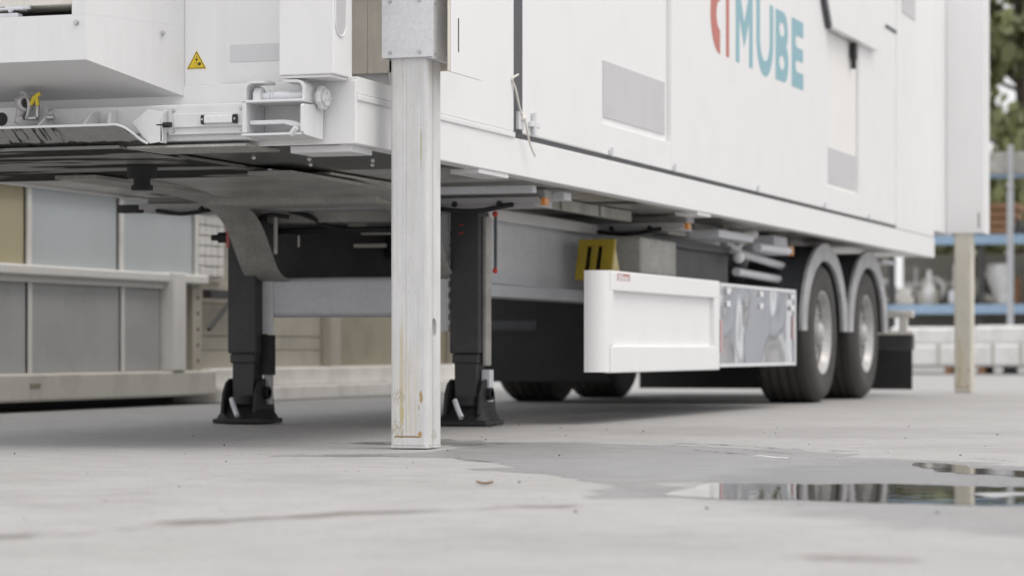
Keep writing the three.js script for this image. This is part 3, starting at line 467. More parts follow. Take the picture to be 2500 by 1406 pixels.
// main beams: shallow over the gooseneck, bent down to full depth behind it
const web = (x, t) => plateX([[-0.9, 1.148], [-2.05, 1.148], [-2.6, 1.145], [-9.9, 1.10], [-12.2, 1.10], [-12.2, 0.85], [-6.2, 0.72], [-3.3, 0.732], [-3.15, 0.738], [-2.98, 0.755], [-2.9, 0.79], [-2.82, 0.87], [-2.72, 0.98], [-2.6, 1.06], [-2.42, 1.108], [-2.1, 1.132], [-0.9, 1.142]], x, t, 0);
function bentFlange(x0, x1, t) {
  const c = new THREE.CatmullRomCurve3([[-0.9, 1.14], [-1.6, 1.137], [-2.1, 1.13], [-2.4, 1.108], [-2.58, 1.06], [-2.7, 0.98], [-2.8, 0.87], [-2.88, 0.79], [-2.97, 0.75], [-3.15, 0.735], [-3.3, 0.73]].map(([z, y]) => V(0, y, z))).getPoints(50);
  const top = c.map(p => [p.z, p.y]), low = c.map((p, i) => { const q = c[Math.min(50, i + 1)], o = c[Math.max(0, i - 1)], dz = q.z - o.z, dy = q.y - o.y, l = Math.hypot(dz, dy); return [p.z + t * dy / l, p.y - t * dz / l * -1]; }).reverse();
  return plateX([...top, ...low.map(([z, y]) => [z, y])], x1, x1 - x0, 0);
}
for (const x of [-1.97, -1.05]) {
  const b = part(tr, 'main_beam', [web(x + 0.01, 0.018)], x < -1.5 ? M.webShade : M.webGrey);
  part(b, 'flange', [bentFlange(x - 0.10, x + 0.10, 0.016)], M.frame);
  each(b, 'flange', [bx(x - 0.09, x + 0.09, 0.655, 0.72, -3.32, -6.2, 0.004), bx(x - 0.09, x + 0.09, 1.062, 1.102, -2.7, -9.9, 0.003)], x < -1.5 ? M.frame : M.galvDull);
}
part(tr, 'top_rail', bx(-0.945, -0.933, 1.05, 1.108, -3.45, -6.25, 0.003), M.white);
part(tr, 'cross_member', [bx(-2.03, -0.88, 0.545, 0.748, -3.16, -3.02, 0.03)], M.galvDull);
each(tr, 'cross_member', [bx(-1.95, -1.06, 0.9, 1.06, -4.6, -4.75), bx(-1.95, -1.06, 0.86, 1.04, -6.3, -6.45), bx(-1.95, -1.06, 0.86, 1.04, -8.1, -8.3)], M.darkFrame);
each(tr, 'cross_member', [bx(-1.95, -1.06, 1.07, 1.145, -2.2, -2.5, 0.02), bx(-1.94, -1.06, 1.02, 1.10, -2.9, -3.1)], M.frame);
each(tr, 'tie_rod', [rod([-1.93, 0.985, -3.0], [-1.06, 0.985, -3.0], 0.016), rod([-1.6, 0.96, -4.0], [-1.07, 0.90, -4.2], 0.014)], M.black);
each(tr, 'air_hose', [pipe([[-1.98, 1.06, -2.95], [-1.88, 1.10, -2.85], [-1.78, 1.075, -2.85], [-1.70, 1.05, -2.88], [-1.62, 1.0, -2.95], [-1.52, 0.985, -3.02]], 0.012), pipe([[-1.93, 1.0, -2.75], [-1.88, 1.04, -2.7], [-1.82, 1.05, -2.68], [-1.74, 1.04, -2.72]], 0.011)], M.black);
each(tr, 'bracket', [bx(-1.7, -1.6, 1.0, 1.06, -3.4, -3.42), bx(-1.62, -1.42, 0.975, 0.99, -3.38, -3.4), bx(-1.66, -1.48, 0.91, 0.93, -3.38, -3.4), bx(-1.87, -1.853, 0.86, 1.05, -2.82, -2.84), bx(-1.81, -1.8, 0.9, 0.96, -2.99, -3.0)], M.offwhite);
// bolsters across the frame, with lock ends and amber markers
for (const z of [-2.78, -5.5]) {
  part(tr, 'bolster', [bx(-2.55, -0.42, 1.088, 1.116, z + 0.1, z + 0.09), bx(-2.55, -0.42, 1.12, 1.155, z, z - 0.16, 0.006), bx(-2.53, -0.44, 1.072, 1.112, z + 0.085, z - 0.18)], M.galvMid);
  part(tr, 'marker_lamp', [bx(-0.419, -0.395, 1.076, 1.114, z + 0.075, z + 0.01)], M.orange);
  each(tr, 'hose', [pipe([[-2.45, 1.08, z + 0.1], [-2.3, 1.062, z + 0.12], [-2.15, 1.08, z + 0.1]], 0.01, 20), pipe([[-1.05, 1.08, z + 0.1], [-0.75, 1.05, z + 0.12], [-0.55, 1.08, z + 0.1]], 0.012, 20)], M.black);
  bolts(tr, 'bolt', [[-0.62, 1.085, z + 0.1, 0.012, 'z'], [-0.85, 1.085, z + 0.1, 0.012, 'z'], [-2.2, 1.085, z + 0.1, 0.012, 'z']], M.black);
}
part(tr, 'lock_end', bx(-2.68, -2.55, 1.075, 1.115, -2.69, -2.78), M.black);
part(tr, 'side_beam', [bx(-0.64, -0.6, 1.10, 1.1595, -3.05, -4.95, 0.006)], M.sideBeam);
part(tr, 'side_beam', [bx(-0.64, -0.6, 1.065, 1.1595, -5.75, -8.9, 0.006)], M.sideBeam);
for (const z of [-3.6, -4.3, -6.3, -7.0, -7.7]) part(tr, 'stiffener', bx(-0.599, -0.585, 1.1, 1.158, z, z - 0.05), M.sideBeam);
part(tr, 'bolster', [bx(-1.05, -0.34, 1.115, 1.15, -2.34, -2.4), bx(-1.0, -0.36, 1.11, 1.15, -2.9, -3.02)], M.galvDull);
part(tr, 'marker_lamp', new THREE.CylinderGeometry(0.034, 0.034, 0.03, 20).rotateZ(Math.PI / 2).translate(-0.36, 1.04, -8.0), M.orange);
part(tr, 'marker_lamp', rod([-0.40, 1.035, -7.2], [-0.37, 1.038, -7.95], 0.028, 0.03), M.galvDull);
// landing legs
function landing(cx, side) {
  const l = part(tr, 'landing_leg', [bx(cx - 0.078, cx + 0.078, 0.36, 1.06, -3.08, -2.92, 0.01), bx(cx - 0.07, cx + 0.07, 0.31, 0.3595, -3.07, -2.93, 0.01)], M.legSteel);
  part(l, 'inner_tube', bx(cx - 0.06, cx + 0.06, 0.10, 0.335, -3.06, -2.94, 0.008), M.legSteel);
  part(l, 'side_plate', side > 0 ? [bx(cx + 0.0785, cx + 0.135, 0.46, 0.745, -3.02, -3.005, 0.002)] : [bx(cx + 0.0785, cx + 0.098, 0.30, 1.04, -3.05, -2.97, 0.004)], side > 0 ? M.galv : M.frame);
  if (side > 0) part(l, 'lower_tube', bx(cx + 0.082, cx + 0.118, 0.1, 0.249, -3.06, -3.01), M.galvMid);
  part(l, 'side_tube', side > 0 ? bx(cx + 0.0785, cx + 0.125, 0.25, 0.455, -3.07, -3.0) : bx(cx + 0.065, cx + 0.11, 0.12, 0.28, -3.05, -2.99), side > 0 ? M.black : M.galvDull);
  const f = [];
  f.push(bx(cx - 0.135, cx + 0.135, 0.004, 0.03, -3.14, -2.86, 0.01));
  f.push(new THREE.CylinderGeometry(0.115, 0.17, 0.075, 4, 1).rotateY(Math.PI / 4).translate(cx, 0.068, -3.0));
  f.push(new THREE.CylinderGeometry(0.095, 0.115, 0.045, 8, 1).rotateY(Math.PI / 8).translate(cx, 0.125, -3.0));
  for (const k of [-1, 1]) f.push(plateX([[-3.13, 0.06], [-2.87, 0.06], [-2.89, 0.16], [-2.93, 0.215], [-2.97, 0.232], [-3.03, 0.232], [-3.07, 0.215], [-3.11, 0.16]], cx + k * 0.088 + 0.008, 0.016, 0.004), rod([cx + k * 0.096, 0.16, -3.0], [cx + k * 0.12, 0.16, -3.0], 0.032));
  f.push(rod([cx - 0.12, 0.16, -3.0], [cx + 0.12, 0.16, -3.0], 0.022));
  part(l, 'foot', f, M.black);
  part(l, 'foot_clip', [pipe([[cx - 0.03, 0.13, -2.865], [cx - 0.012, 0.1, -2.845], [cx + 0.0, 0.075, -2.84], [cx + 0.02, 0.045, -2.825]], 0.013, 16)], M.galvDull);
  return l;
}
landing(-2.09, 1);
const rl = landing(-0.885, -1);
each(rl, 'rack_tooth', (() => { const a = []; for (let i = 0; i < 9; i++) a.push(bx(-0.985, -0.965, 0.5 + i * 0.055, 0.528 + i * 0.055, -2.99, -2.96, 0.006)); return a; })(), M.galvDull);
part(rl, 'rail_plate', bx(-1.05, -0.99, 0.47, 1.06, -3.0, -2.985), M.white2);
part(rl, 'guide_rod', [rod([-0.735, 0.78, -2.96], [-0.735, 1.05, -2.96], 0.008)], M.gasket);
each(rl, 'knob', [new THREE.SphereGeometry(0.015, 12, 8).translate(-0.735, 1.05, -2.955), new THREE.SphereGeometry(0.014, 12, 8).translate(-0.735, 0.77, -2.955)], M.red);
each(rl, 'red_mark', [bx(-0.91, -0.89, 0.995, 1.0, -2.9195, -2.9185, 0), bx(-0.91, -0.888, 0.955, 0.96, -2.9195, -2.9185, 0)], M.red);
part(tr, 'crank_shaft', [rod([-2.29, 0.955, -3.0], [-2.17, 0.955, -3.0], 0.016), rod([-2.25, 0.955, -3.0], [-2.2, 0.955, -3.0], 0.028)], M.black);
part(tr, 'reflector', bx(-2.175, -2.155, 0.9, 1.0, -2.92, -2.93), M.red);
// side skirt with a recessed field, polished box behind it
{
  const sk = part(tr, 'side_skirt', [bx(-0.335, -0.30, 0.68, 0.782, -3.5, -5.80, 0.008), bx(-0.335, -0.30, 0.26, 0.40, -3.5, -5.80, 0.008), bx(-0.336, -0.301, 0.398, 0.682, -3.46, -3.56, 0.006), bx(-0.336, -0.301, 0.398, 0.682, -5.68, -5.801, 0.006), bx(-0.345, -0.33, 0.39, 0.69, -3.55, -5.7, 0)], M.white);
  part(sk, 'front_corner', (() => { const g = new THREE.CylinderGeometry(0.10, 0.10, 0.515, 24, 1, true, 0, Math.PI / 2).translate(-0.4, 0.523, -3.48); return [g, bx(-0.405, -0.398, 0.265, 0.78, -3.379, -3.386)]; })(), std({ map: M.white.map, roughness: 0.4, side: THREE.DoubleSide }));
  part(sk, 'skirt_top', bx(-0.4, -0.302, 0.778, 0.7835, -3.47, -5.79, 0.002), M.white);
  part(sk, 'sticker', bx(-0.3, -0.299, 0.735, 0.772, -3.62, -3.86, 0), std({ map: tex(64, 64, (u, v) => (u < 0.08 || u > 0.9 || v > 0.84 || v < 0.06) ? [0.5, 0.3, 0.32] : (v > 0.66 && u > 0.45 ? [0.45, 0.1, 0.08] : [0.62, 0.55, 0.55])), roughness: 0.5 }));
  const uvs = sk.children.at(-1).geometry, p = uvs.attributes.position, o = origin.get(sk); for (let i = 0; i < p.count; i++) uvs.attributes.uv.setXY(i, (-p.getZ(i) - o[2] - 3.62) / 0.24, (p.getY(i) + o[1] - 0.735) / 0.037);
  const pb = part(tr, 'polished_box', [bx(-0.75, -0.31, 0.285, 0.765, -5.83, -7.9, 0.012)], M.polish);
  each(pb, 'edge_trim', [bx(-0.3095, -0.302, 0.755, 0.775, -5.82, -7.91, 0.003), bx(-0.3095, -0.302, 0.275, 0.295, -5.82, -7.91, 0.003), bx(-0.3095, -0.302, 0.296, 0.754, -7.87, -7.91, 0.003)], M.galv);
  const lt = []; for (const z of [-5.98, -6.85, -7.75]) for (const y of [0.73, 0.655]) lt.push(bx(-0.3085, -0.295, y - 0.02, y + 0.015, z, z - 0.07, 0.005));
  each(pb, 'latch', lt, M.white2);
  each(pb, 'reflector', [bx(-0.3088, -0.306, 0.45, 0.6, -7.82, -7.86, 0), bx(-0.3088, -0.306, 0.36, 0.56, -5.84, -5.9, 0)], std({ color: lin(0.5, 0.33, 0.33), roughness: 0.4 }));
}
part(tr, 'tool_box', [bx(-0.95, -0.6, 0.70, 1.0, -5.85, -7.25, 0.03)], M.darkFrame);
part(tr, 'tool_box', [bx(-0.85, -0.55, 0.80, 1.02, -4.98, -5.75, 0.02)], M.frame);
each(tr, 'air_tank', [rod([-0.58, 1.01, -7.4], [-0.58, 0.945, -9.2], 0.027, 0.027, 24), rod([-0.58, 0.885, -7.36], [-0.58, 0.86, -9.0], 0.027, 0.027, 24)], M.pipe);
part(tr, 'valve_block', [bx(-0.62, -0.54, 1.0, 1.12, -7.3, -7.36, 0.02), rod([-0.55, 1.1, -7.3], [-0.48, 1.13, -7.45], 0.035), new THREE.SphereGeometry(0.04, 16, 12).translate(-0.5, 0.97, -7.1), rod([-0.58, 1.12, -7.3], [-0.62, 1.06, -7.2], 0.03), new THREE.TorusGeometry(0.045, 0.018, 10, 20).rotateY(0.9).translate(-0.56, 1.08, -7.27)], M.white);
each(tr, 'side_rail', [bx(-0.6, -0.4, 1.06, 1.11, -6.2, -7.1, 0.01), bx(-0.7, -0.45, 1.02, 1.14, -7.9, -8.3), bx(-0.62, -0.4, 1.07, 1.1, -11.6, -12.2)], M.galvDull);
// wheels
function wheel(x, z, face) {                                        // face +1: outside towards +x
  const g = new THREE.Group(); g.name = 'wheel'; g.position.set(x - (-1.46), 0.5, z + 6); tr.add(g);
  if (face < 0) g.rotation.y = Math.PI;
  const mk = (n, geo, m) => { const q = new THREE.Mesh(geo, m); q.name = n; q.castShadow = q.receiveShadow = true; g.add(q); };
  const P = [[0.292, 0.0], [0.31, 0.012], [0.40, 0.022], [0.455, 0.012], [0.478, -0.012], [0.494, -0.03]];
  for (let i = 0; i < 5; i++) { const a = -0.045 - i * 0.066; P.push([0.5, a], [0.5, a - 0.05], [0.488, a - 0.052], [0.488, a - 0.062]); }
  P.push([0.494, -0.365], [0.478, -0.38], [0.455, -0.395], [0.40, -0.405], [0.31, -0.39], [0.292, -0.38]);
  mk('tyre', new THREE.LatheGeometry(P.map(p => new THREE.Vector2(...p)).reverse(), 72).rotateZ(-Math.PI / 2), M.rubber);
  const rim = new THREE.LatheGeometry([[0.10, -0.33], [0.27, -0.36], [0.272, -0.10], [0.288, -0.02], [0.3, 0.0], [0.296, 0.008], [0.285, 0.004], [0.268, -0.03], [0.255, -0.05]].map(p => new THREE.Vector2(...p)), 56).rotateZ(-Math.PI / 2);
  const s = new THREE.Shape(); s.absarc(0, 0, 0.262, 0, 2 * Math.PI);
  for (let i = 0; i < 10; i++) { const h = new THREE.Path(), a = i * Math.PI / 5; h.absarc(0.205 * Math.cos(a), 0.205 * Math.sin(a), 0.033, 0, 2 * Math.PI, true); s.holes.push(h); }
  const disc = new THREE.ExtrudeGeometry(s, { depth: 0.02, bevelEnabled: true, bevelSize: 0.004, bevelThickness: 0.004, curveSegments: 16 }).rotateY(Math.PI / 2).translate(-0.085, 0, 0);
  const nuts = []; for (let i = 0; i < 10; i++) { const a = (i + 0.5) * Math.PI / 5; nuts.push(new THREE.CylinderGeometry(0.015, 0.018, 0.05, 6).rotateZ(-Math.PI / 2).translate(-0.055, 0.145 * Math.cos(a), 0.145 * Math.sin(a))); }
  mk('rim', mergeGeometries([rim, disc].map(q => clean(metreUV(q)))), M.alloy);
  mk('hub', mergeGeometries([new THREE.CylinderGeometry(0.075, 0.09, 0.1, 28).rotateZ(-Math.PI / 2).translate(-0.06, 0, 0), new THREE.CylinderGeometry(0.045, 0.07, 0.02, 28).rotateZ(-Math.PI / 2).translate(0.0, 0, 0), ...nuts].map(q => clean(metreUV(q)))), M.alloy);
  mk('brake_drum', new THREE.CylinderGeometry(0.24, 0.24, 0.22, 32).rotateZ(-Math.PI / 2).translate(-0.27, 0, 0), M.black);
}
for (const z of [-9.22, -10.86]) {
  wheel(-0.40, z, 1); wheel(-2.72, z, -1);
  part(tr, 'axle', [rod([-2.3, 0.5, z], [-0.7, 0.5, z], 0.075), bx(-1.02, -0.9, 0.55, 0.75, z - 0.5, z + 0.5, 0.02), bx(-2.02, -1.9, 0.55, 0.75, z - 0.5, z + 0.5, 0.02)], M.black);
  for (const s of [1, -1]) {
    const xo = s > 0 ? -0.375 : -2.745, arch = (a, b, t, d) => { const q = new THREE.Shape(); q.absellipse(0, 0, a, b, 0, Math.PI); q.lineTo(-a + t, 0); q.absellipse(0, 0, a - t, b - d, Math.PI, 0, true); q.lineTo(a, 0); return q; };
    const ge = new THREE.ExtrudeGeometry(arch(0.785, 0.615, 0.145, 0.115), { depth: 0.02, bevelEnabled: true, bevelSize: 0.006, bevelThickness: 0.006, curveSegments: 40 }).rotateY(Math.PI / 2).translate(s > 0 ? xo - 0.02 : xo, 0.515, z);
    const gs = new THREE.ExtrudeGeometry(arch(0.775, 0.605, 0.012, 0.012), { depth: 0.42, bevelEnabled: false, curveSegments: 40 }).rotateY(Math.PI / 2).translate(s > 0 ? xo - 0.45 : xo + 0.03, 0.515, z);
    const fd = part(tr, 'fender', gs, M.fender); part(fd, 'fender_edge', ge, M.fenderEdge);
  }
}
part(tr, 'spray_guard', [bx(-2.9, -1.75, 0.15, 1.0, -8.45, -8.47, 0.006)], M.flap);  // rubber sheet drawn wide and low, its black standing for shade on the far tyres
part(tr, 'mud_flap', [bx(-2.62, -0.29, 0.05, 0.376, -12.3, -12.315, 0.002)], M.flap);
const bump = part(tr, 'rear_bumper', [bx(-2.62, -0.29, 0.3765, 0.5, -12.3, -12.42, 0.006)], M.darkFrame);
each(bump, 'rear_frame', [bx(-0.72, -0.28, 0.50, 0.53, -12.29, -12.35), bx(-0.72, -0.28, 0.64, 0.7, -12.29, -12.35, 0.01), bx(-0.40, -0.33, 0.52, 0.66, -12.29, -12.35), bx(-2.6, -2.2, 0.64, 0.7, -12.29, -12.35)], M.offwhite);
{ // wheel chock stowed on the frame: a thing of its own
  const ck = thing('wheel_chock', 'yellow wheel chock with two slots stowed on the trailer frame above the skirt', 'wheel chock', [-0.7, 0.76, -4.6]);
  const s = poly([[-0.80, 0.76], [-0.595, 0.76], [-0.565, 0.985], [-0.775, 0.985]]);
  for (const k of [0, 0.062]) { const h = new THREE.Path(); h.moveTo(-0.745 + k, 0.80); h.lineTo(-0.72 + k, 0.80); h.lineTo(-0.702 + k, 0.945); h.lineTo(-0.727 + k, 0.945); h.closePath(); s.holes.push(h); }
  part(ck, 'face', plateZ(s, -4.5, 0.03, 0.004), M.chockYellow);
  part(ck, 'side', plateX([[-4.531, 0.985], [-4.531, 0.76], [-4.70, 0.76], [-4.57, 0.985]], -0.59, 0.03, 0.004), painted(0.6, 0.5, 0.24, 0.5, 0.1, 67));
  part(ck, 'back', bx(-0.77, -0.6, 0.77, 0.97, -4.56, -4.57), M.black);
}

// ---------------------------------------------------------------- the long low building on the far side
const bd = thing('workshop_building', 'low pale workshop annex with frosted windows and grey panels behind the trailer', 'building', [-5, 0, -8]);
M.bwhite = painted(0.70, 0.695, 0.68, 0.5, 0.1, 71);
M.bbase = painted(0.56, 0.545, 0.51, 0.6, 0.12, 72);
M.bgrey = painted(0.42, 0.425, 0.43, 0.5, 0.08, 73);
M.bbeige = painted(0.44, 0.415, 0.36, 0.6, 0.12, 74);
M.bolive = painted(0.3, 0.275, 0.21, 0.6, 0.12, 75);
M.frost = std({ map: tex(256, 256, (u, v) => { const k = 0.9 + 0.2 * (fbm(u, v, 4, 4, 4, 301) - 0.5); return [0.50 * k, 0.54 * k, 0.555 * k]; }, true, 0.5, 0.5), roughness: 0.35 });
M.blind = painted(0.42, 0.37, 0.25, 0.6, 0.06, 76);
M.plinth = painted(0.84, 0.83, 0.81, 0.5, 0.12, 86);
const BX = -4.4;
part(bd, 'core', [bx(-9, BX - 0.2, 0.2, 1.46, -1, -14.5, 0)], M.bbeige);
part(bd, 'base_beam', [bx(BX - 0.3, BX + 0.06, 0.062, 0.235, -1, -7.5, 0.02)], M.bbase);
part(bd, 'plate', bx(BX + 0.06, BX + 0.066, 0.15, 0.175, -4.82, -4.95), M.bolive);
each(bd, 'ledge', [bx(BX - 0.25, BX + 0.04, 0.83, 0.895, -1, -7.42, 0.015), bx(BX - 0.25, BX + 0.0, 0.79, 0.831, -1, -6.8, 0.006)], M.bwhite);
for (const [z0, z1, m] of [[-2.6, -3.75, M.blind], [-3.8, -4.96, M.blind], [-5.03, -6.2, M.frost], [-6.28, -7.36, M.frost]]) part(bd, 'window_pane', bx(BX - 0.08, BX - 0.06, 0.9, 1.38, z0, z1, 0), m);
for (const z of [-2.56, -3.775, -5.0, -6.24, -7.39]) part(bd, 'window_frame', bx(BX - 0.0595, BX - 0.035, 0.896, 1.38, z + 0.024, z - 0.024, 0.008), M.bwhite);
each(bd, 'wall_panel', [bx(BX - 0.2, BX, 1.38, 1.46, -1, -7.42), bx(BX - 0.2, BX - 0.02, 0.9, 1.379, -1, -2.5)], M.bwhite);
for (const [z0, z1] of [[-2.6, -3.72], [-3.78, -4.93], [-5.0, -6.18], [-6.24, -6.78]]) part(bd, 'lower_panel', bx(BX - 0.06, BX - 0.03, 0.236, 0.81, z0, z1, 0.004), M.bgrey);
for (const z of [-2.56, -3.75, -4.965, -6.21]) part(bd, 'mullion', bx(BX - 0.029, BX - 0.012, 0.236, 0.79, z + 0.02, z - 0.02, 0.006), M.bwhite);
part(bd, 'post', bx(BX - 0.1, BX + 0.07, 0.236, 0.90, -6.80, -6.99, 0.01), M.bwhite);
part(bd, 'recess_panel', [bx(BX - 0.2, BX - 0.12, 0.2, 0.84, -6.99, -7.44)], M.bolive);
{ const p = part(bd, 'post', bx(BX - 0.1, BX - 0.02, 0.22, 0.84, -7.28, -7.43, 0.008), M.bbeige); const hs = []; for (let i = 0; i < 5; i++) hs.push(rod([BX - 0.02, 0.3 + i * 0.11, -7.36], [BX - 0.016, 0.3 + i * 0.11, -7.36], 0.012)); each(p, 'hole', hs, M.black); }
{ // glazed bricks
  for (let r = 0; r < 7; r++) for (let k = 0; k < 4; k++) part(bd, 'brick', bx(BX - 0.12, BX - 0.05 - 0.006 * rnd(), 0.895 + r * 0.072, 0.958 + r * 0.072, -7.46 - k * 0.105, -7.555 - k * 0.105, 0.006), M.bwhite);
  part(bd, 'mortar', bx(BX - 0.2, BX - 0.075, 0.88, 1.42, -7.43, -7.9, 0), M.bwhite);
}
for (const [z0, z1] of [[-7.45, -8.6], [-8.62, -9.78]]) for (const [y0, y1] of [[0.236, 0.37], [0.374, 0.47], [0.475, 0.70], [0.704, 0.86]]) part(bd, 'wall_panel', bx(BX - 0.18, BX - 0.1, y0, y1, z0, z1, 0.008), M.bbeige);
part(bd, 'post', bx(BX - 0.15, BX - 0.02, 0.236, 1.45, -9.8, -10.0, 0.01), M.bbeige);
part(bd, 'door', [bx(BX - 0.24, BX - 0.15, 0.236, 1.44, -10.02, -12.8)], M.bolive);
part(bd, 'post', bx(BX - 0.15, BX - 0.02, 0.236, 1.45, -12.82, -13.0, 0.01), M.bbeige);
part(bd, 'brace', [rod([BX + 0.0, 0.52, -7.5], [BX + 0.02, 0.74, -7.85], 0.016), bx(BX - 0.05, BX + 0.02, 0.74, 0.8, -7.5, -8.2)], M.darkFrame);
each(bd, 'plinth', [bx(BX - 0.3, BX + 0.0, 0.11, 0.245, -7.54, -12.9, 0.015), bx(BX - 0.3, BX + 0.08, 0.004, 0.108, -7.55, -12.9, 0.01)], M.plinth);
part(bd, 'roof', bx(-9.2, BX + 0.04, 1.465, 1.53, -0.9, -14.7, 0.02), M.bgrey);
part(bd, 'underside_board', bx(BX - 0.5, BX - 0.28, 0.004, 0.2, -1, -7.5), M.black);

// ---------------------------------------------------------------- storage racks and goods at the end of the yard
M.rackBlue = painted(0.30, 0.43, 0.60, 0.5, 0.15, 77);
M.wrap = painted(0.72, 0.725, 0.735, 0.35, 0.12, 78);
M.postGrey = painted(0.42, 0.44, 0.47, 0.5, 0.1, 82);
M.timber = painted(0.28, 0.16, 0.09, 0.7, 0.25, 79);
M.mixed = painted(0.4, 0.39, 0.36, 0.6, 0.2, 80);
const RZ = -32;
const rackLabels = ['blue storage rack bay at the yard end beside the far support leg', 'blue storage rack bay at the yard end hidden behind the trailer', 'blue storage rack bay at the yard end farthest right'];
[[-4.1, -1.4], [-7.0, -4.3], [-1.2, 1.5]].forEach(([x0, x1], i) => {
  const r = thing('storage_rack', rackLabels[i], 'rack', [(x0 + x1) / 2, 0, RZ], 'blue racks at the yard end');
  for (const y of [1.0, 2.08, 3.1]) part(r, 'beam', bx(x0, x1, y - 0.075, y + 0.075, RZ + 0.06, RZ, 0.01), M.rackBlue);
  for (const x of [x0 + 0.05, (x0 + x1) / 2 + 0.1, x1 - 0.05]) part(r, 'upright', bx(x - 0.05, x + 0.05, 0.004, 3.2, RZ - 0.02, RZ - 0.12, 0.01), M.darkFrame);
  for (const y of [1.08, 2.16]) part(r, 'shelf', bx(x0, x1, y - 0.03, y, RZ - 0.125, RZ - 1.3), M.mixed);
  part(r, 'back_panel', bx(x0, x1, 0.1, 1.9, RZ - 1.35, RZ - 1.37), M.mixed);
});
{ // goods: each its own thing
  const bundle = (x, z, w, h, d, label) => {
    const b = thing('wrapped_bundle', label, 'bundle', [x, 0, z], 'white wrapped bundles on the ground before the racks');
    part(b, 'wrap', [bx(x - w / 2, x + w / 2, 0.12, h * 0.62, z, z - d, 0.05), bx(x - w / 2 + 0.04, x + w / 2 - 0.06, h * 0.6, h, z - 0.03, z - d, 0.06)], M.wrap);
    part(b, 'bearer', [bx(x - w * 0.4, x - w * 0.3, 0.004, 0.125, z - 0.05, z - d, 0.005), bx(x + w * 0.3, x + w * 0.4, 0.004, 0.125, z - 0.05, z - d, 0.005)], M.timber);
    part(b, 'strap', [bx(x - w * 0.2, x - w * 0.16, 0.118, h * 0.625, z + 0.006, z - d - 0.006, 0.004), bx(x + w * 0.2, x + w * 0.24, 0.118, h * 0.625, z + 0.006, z - d - 0.006, 0.004)], M.mixed);
  };
  const where = ['left of the far support leg', 'right of the far support leg', 'at the right end of the racks', 'behind the trailer wheels', 'farthest left along the racks'];
  [[-3.35, 1.1, 0.72], [-2.1, 1.05, 0.74], [-0.9, 1.1, 0.66], [-4.7, 1.1, 0.62], [-6.0, 1.1, 0.7]].forEach(([x, w, h], i) => bundle(x, RZ + 1.2, w, h, 1.0, `white wrapped bundle on timber bearers on the ground ${where[i]}`));
  const goods = (name, label, cat, x, geos, mat) => { const g = part(scene, name, geos, mat); g.userData = { label, category: cat }; };
  goods('white_hopper', 'white funnel shaped hopper standing on the lower rack shelf', 'hopper', -2.4, [new THREE.LatheGeometry([[0.02, 1.08], [0.13, 1.09], [0.14, 1.3], [0.2, 1.42], [0.21, 1.68], [0.16, 1.72], [0.02, 1.73]].map(p => new THREE.Vector2(...p)), 24).translate(-2.4, 0, RZ - 0.4)], M.wrap);
  goods('cement_sack', 'pale sack standing on the lower rack shelf left of the leg', 'sack', -3.1, [bx(-3.12, -2.84, 1.08, 1.75, RZ - 0.2, RZ - 0.8, 0.1)], M.offwhite);
  goods('pale_canister', 'slim pale canister on the lower rack shelf', 'canister', -3.9, [new THREE.LatheGeometry([[0.02, 1.08], [0.12, 1.085], [0.13, 1.3], [0.05, 1.45], [0.04, 1.62], [0.01, 1.63]].map(p => new THREE.Vector2(...p)), 20).translate(-3.5, 0, RZ - 0.3)], M.wrap);
  goods('tool_crate', 'grey crate of fittings on the lower rack shelf', 'crate', -3.5, [bx(-3.68, -3.35, 1.08, 1.32, RZ - 0.2, RZ - 0.7, 0.03), bx(-3.62, -3.4, 1.32, 1.48, RZ - 0.25, RZ - 0.6, 0.03)], M.mixed);
  seed = 4242;
  const mats = [[M.wrap, 'white'], [M.mixed, 'drab grey'], [M.galvDull, 'zinc grey'], [M.darkFrame, 'blackish'], [M.offwhite, 'cream'], [M.wrap, 'white'], [M.timber, 'rusty brown']], taken = {};
  for (let i = 0; i < 64; i++) {
    const up = i % 4 === 0, x = rr(-6.6, -1.45), y = up ? 2.165 : 1.085, z = RZ - rr(0.1, 0.8), h = up ? rr(0.12, 0.4) : rr(0.2, 0.72), w = rr(0.07, 0.2), k = i % 4, [mat, tone] = mats[Math.floor(rnd() * 7)];
    const geo = k === 0 ? [rod([x, y, z], [x + rr(-0.06, 0.06), y + h, z], w * 0.5, w * 0.3), rod([x - w, y + 0.06, z], [x + w, y + 0.06, z], 0.05)] : k === 1 ? [bx(x - w, x + w, y, y + h * 0.6, z, z - 0.2, 0.02), rod([x, y + h * 0.6, z - 0.1], [x, y + h, z - 0.1], 0.03)] : k === 2 ? [new THREE.TorusGeometry(h * 0.3, h * 0.1, 8, 18).translate(x, y + h * 0.4, z)] : [bx(x - w, x + w, y, y + h * 0.35, z, z - 0.3, 0.01), bx(x - w * 0.6, x + w * 0.7, y + h * 0.36, y + h * 0.8, z - 0.02, z - 0.25, 0.01)];
    const where = x > -2.75 ? 'right of the far leg' : x > -3.2 ? 'close left of the far leg' : x > -3.75 ? 'over the bundles left of the leg' : x > -4.3 ? 'beside the rear mud flap' : 'behind the trailer wheels';
    const label = `${tone} ${['crossed post', 'spigot block', 'upright ring', 'stepped casting'][k]} on the ${up ? 'upper' : 'lower'} rack shelf ${where}`;
    if (taken[label]) continue; taken[label] = (taken[label] ?? 0) + 1;
    part(scene, 'machine_part', geo, mat).userData = { label, category: 'machine part', group: 'loose machine parts on the racks' };
  }
  goods('timber_stack', 'rusty brown stack of short boards on the top of the rack', 'boards', -2.4, [0, 1, 2, 3].map(i => bx(-2.75 + 0.03 * i, -2.2 + 0.04 * i, 2.165 + i * 0.125, 2.27 + i * 0.125, RZ - 0.05 - 0.03 * i, RZ - 0.9, 0.02)), M.timber);
}
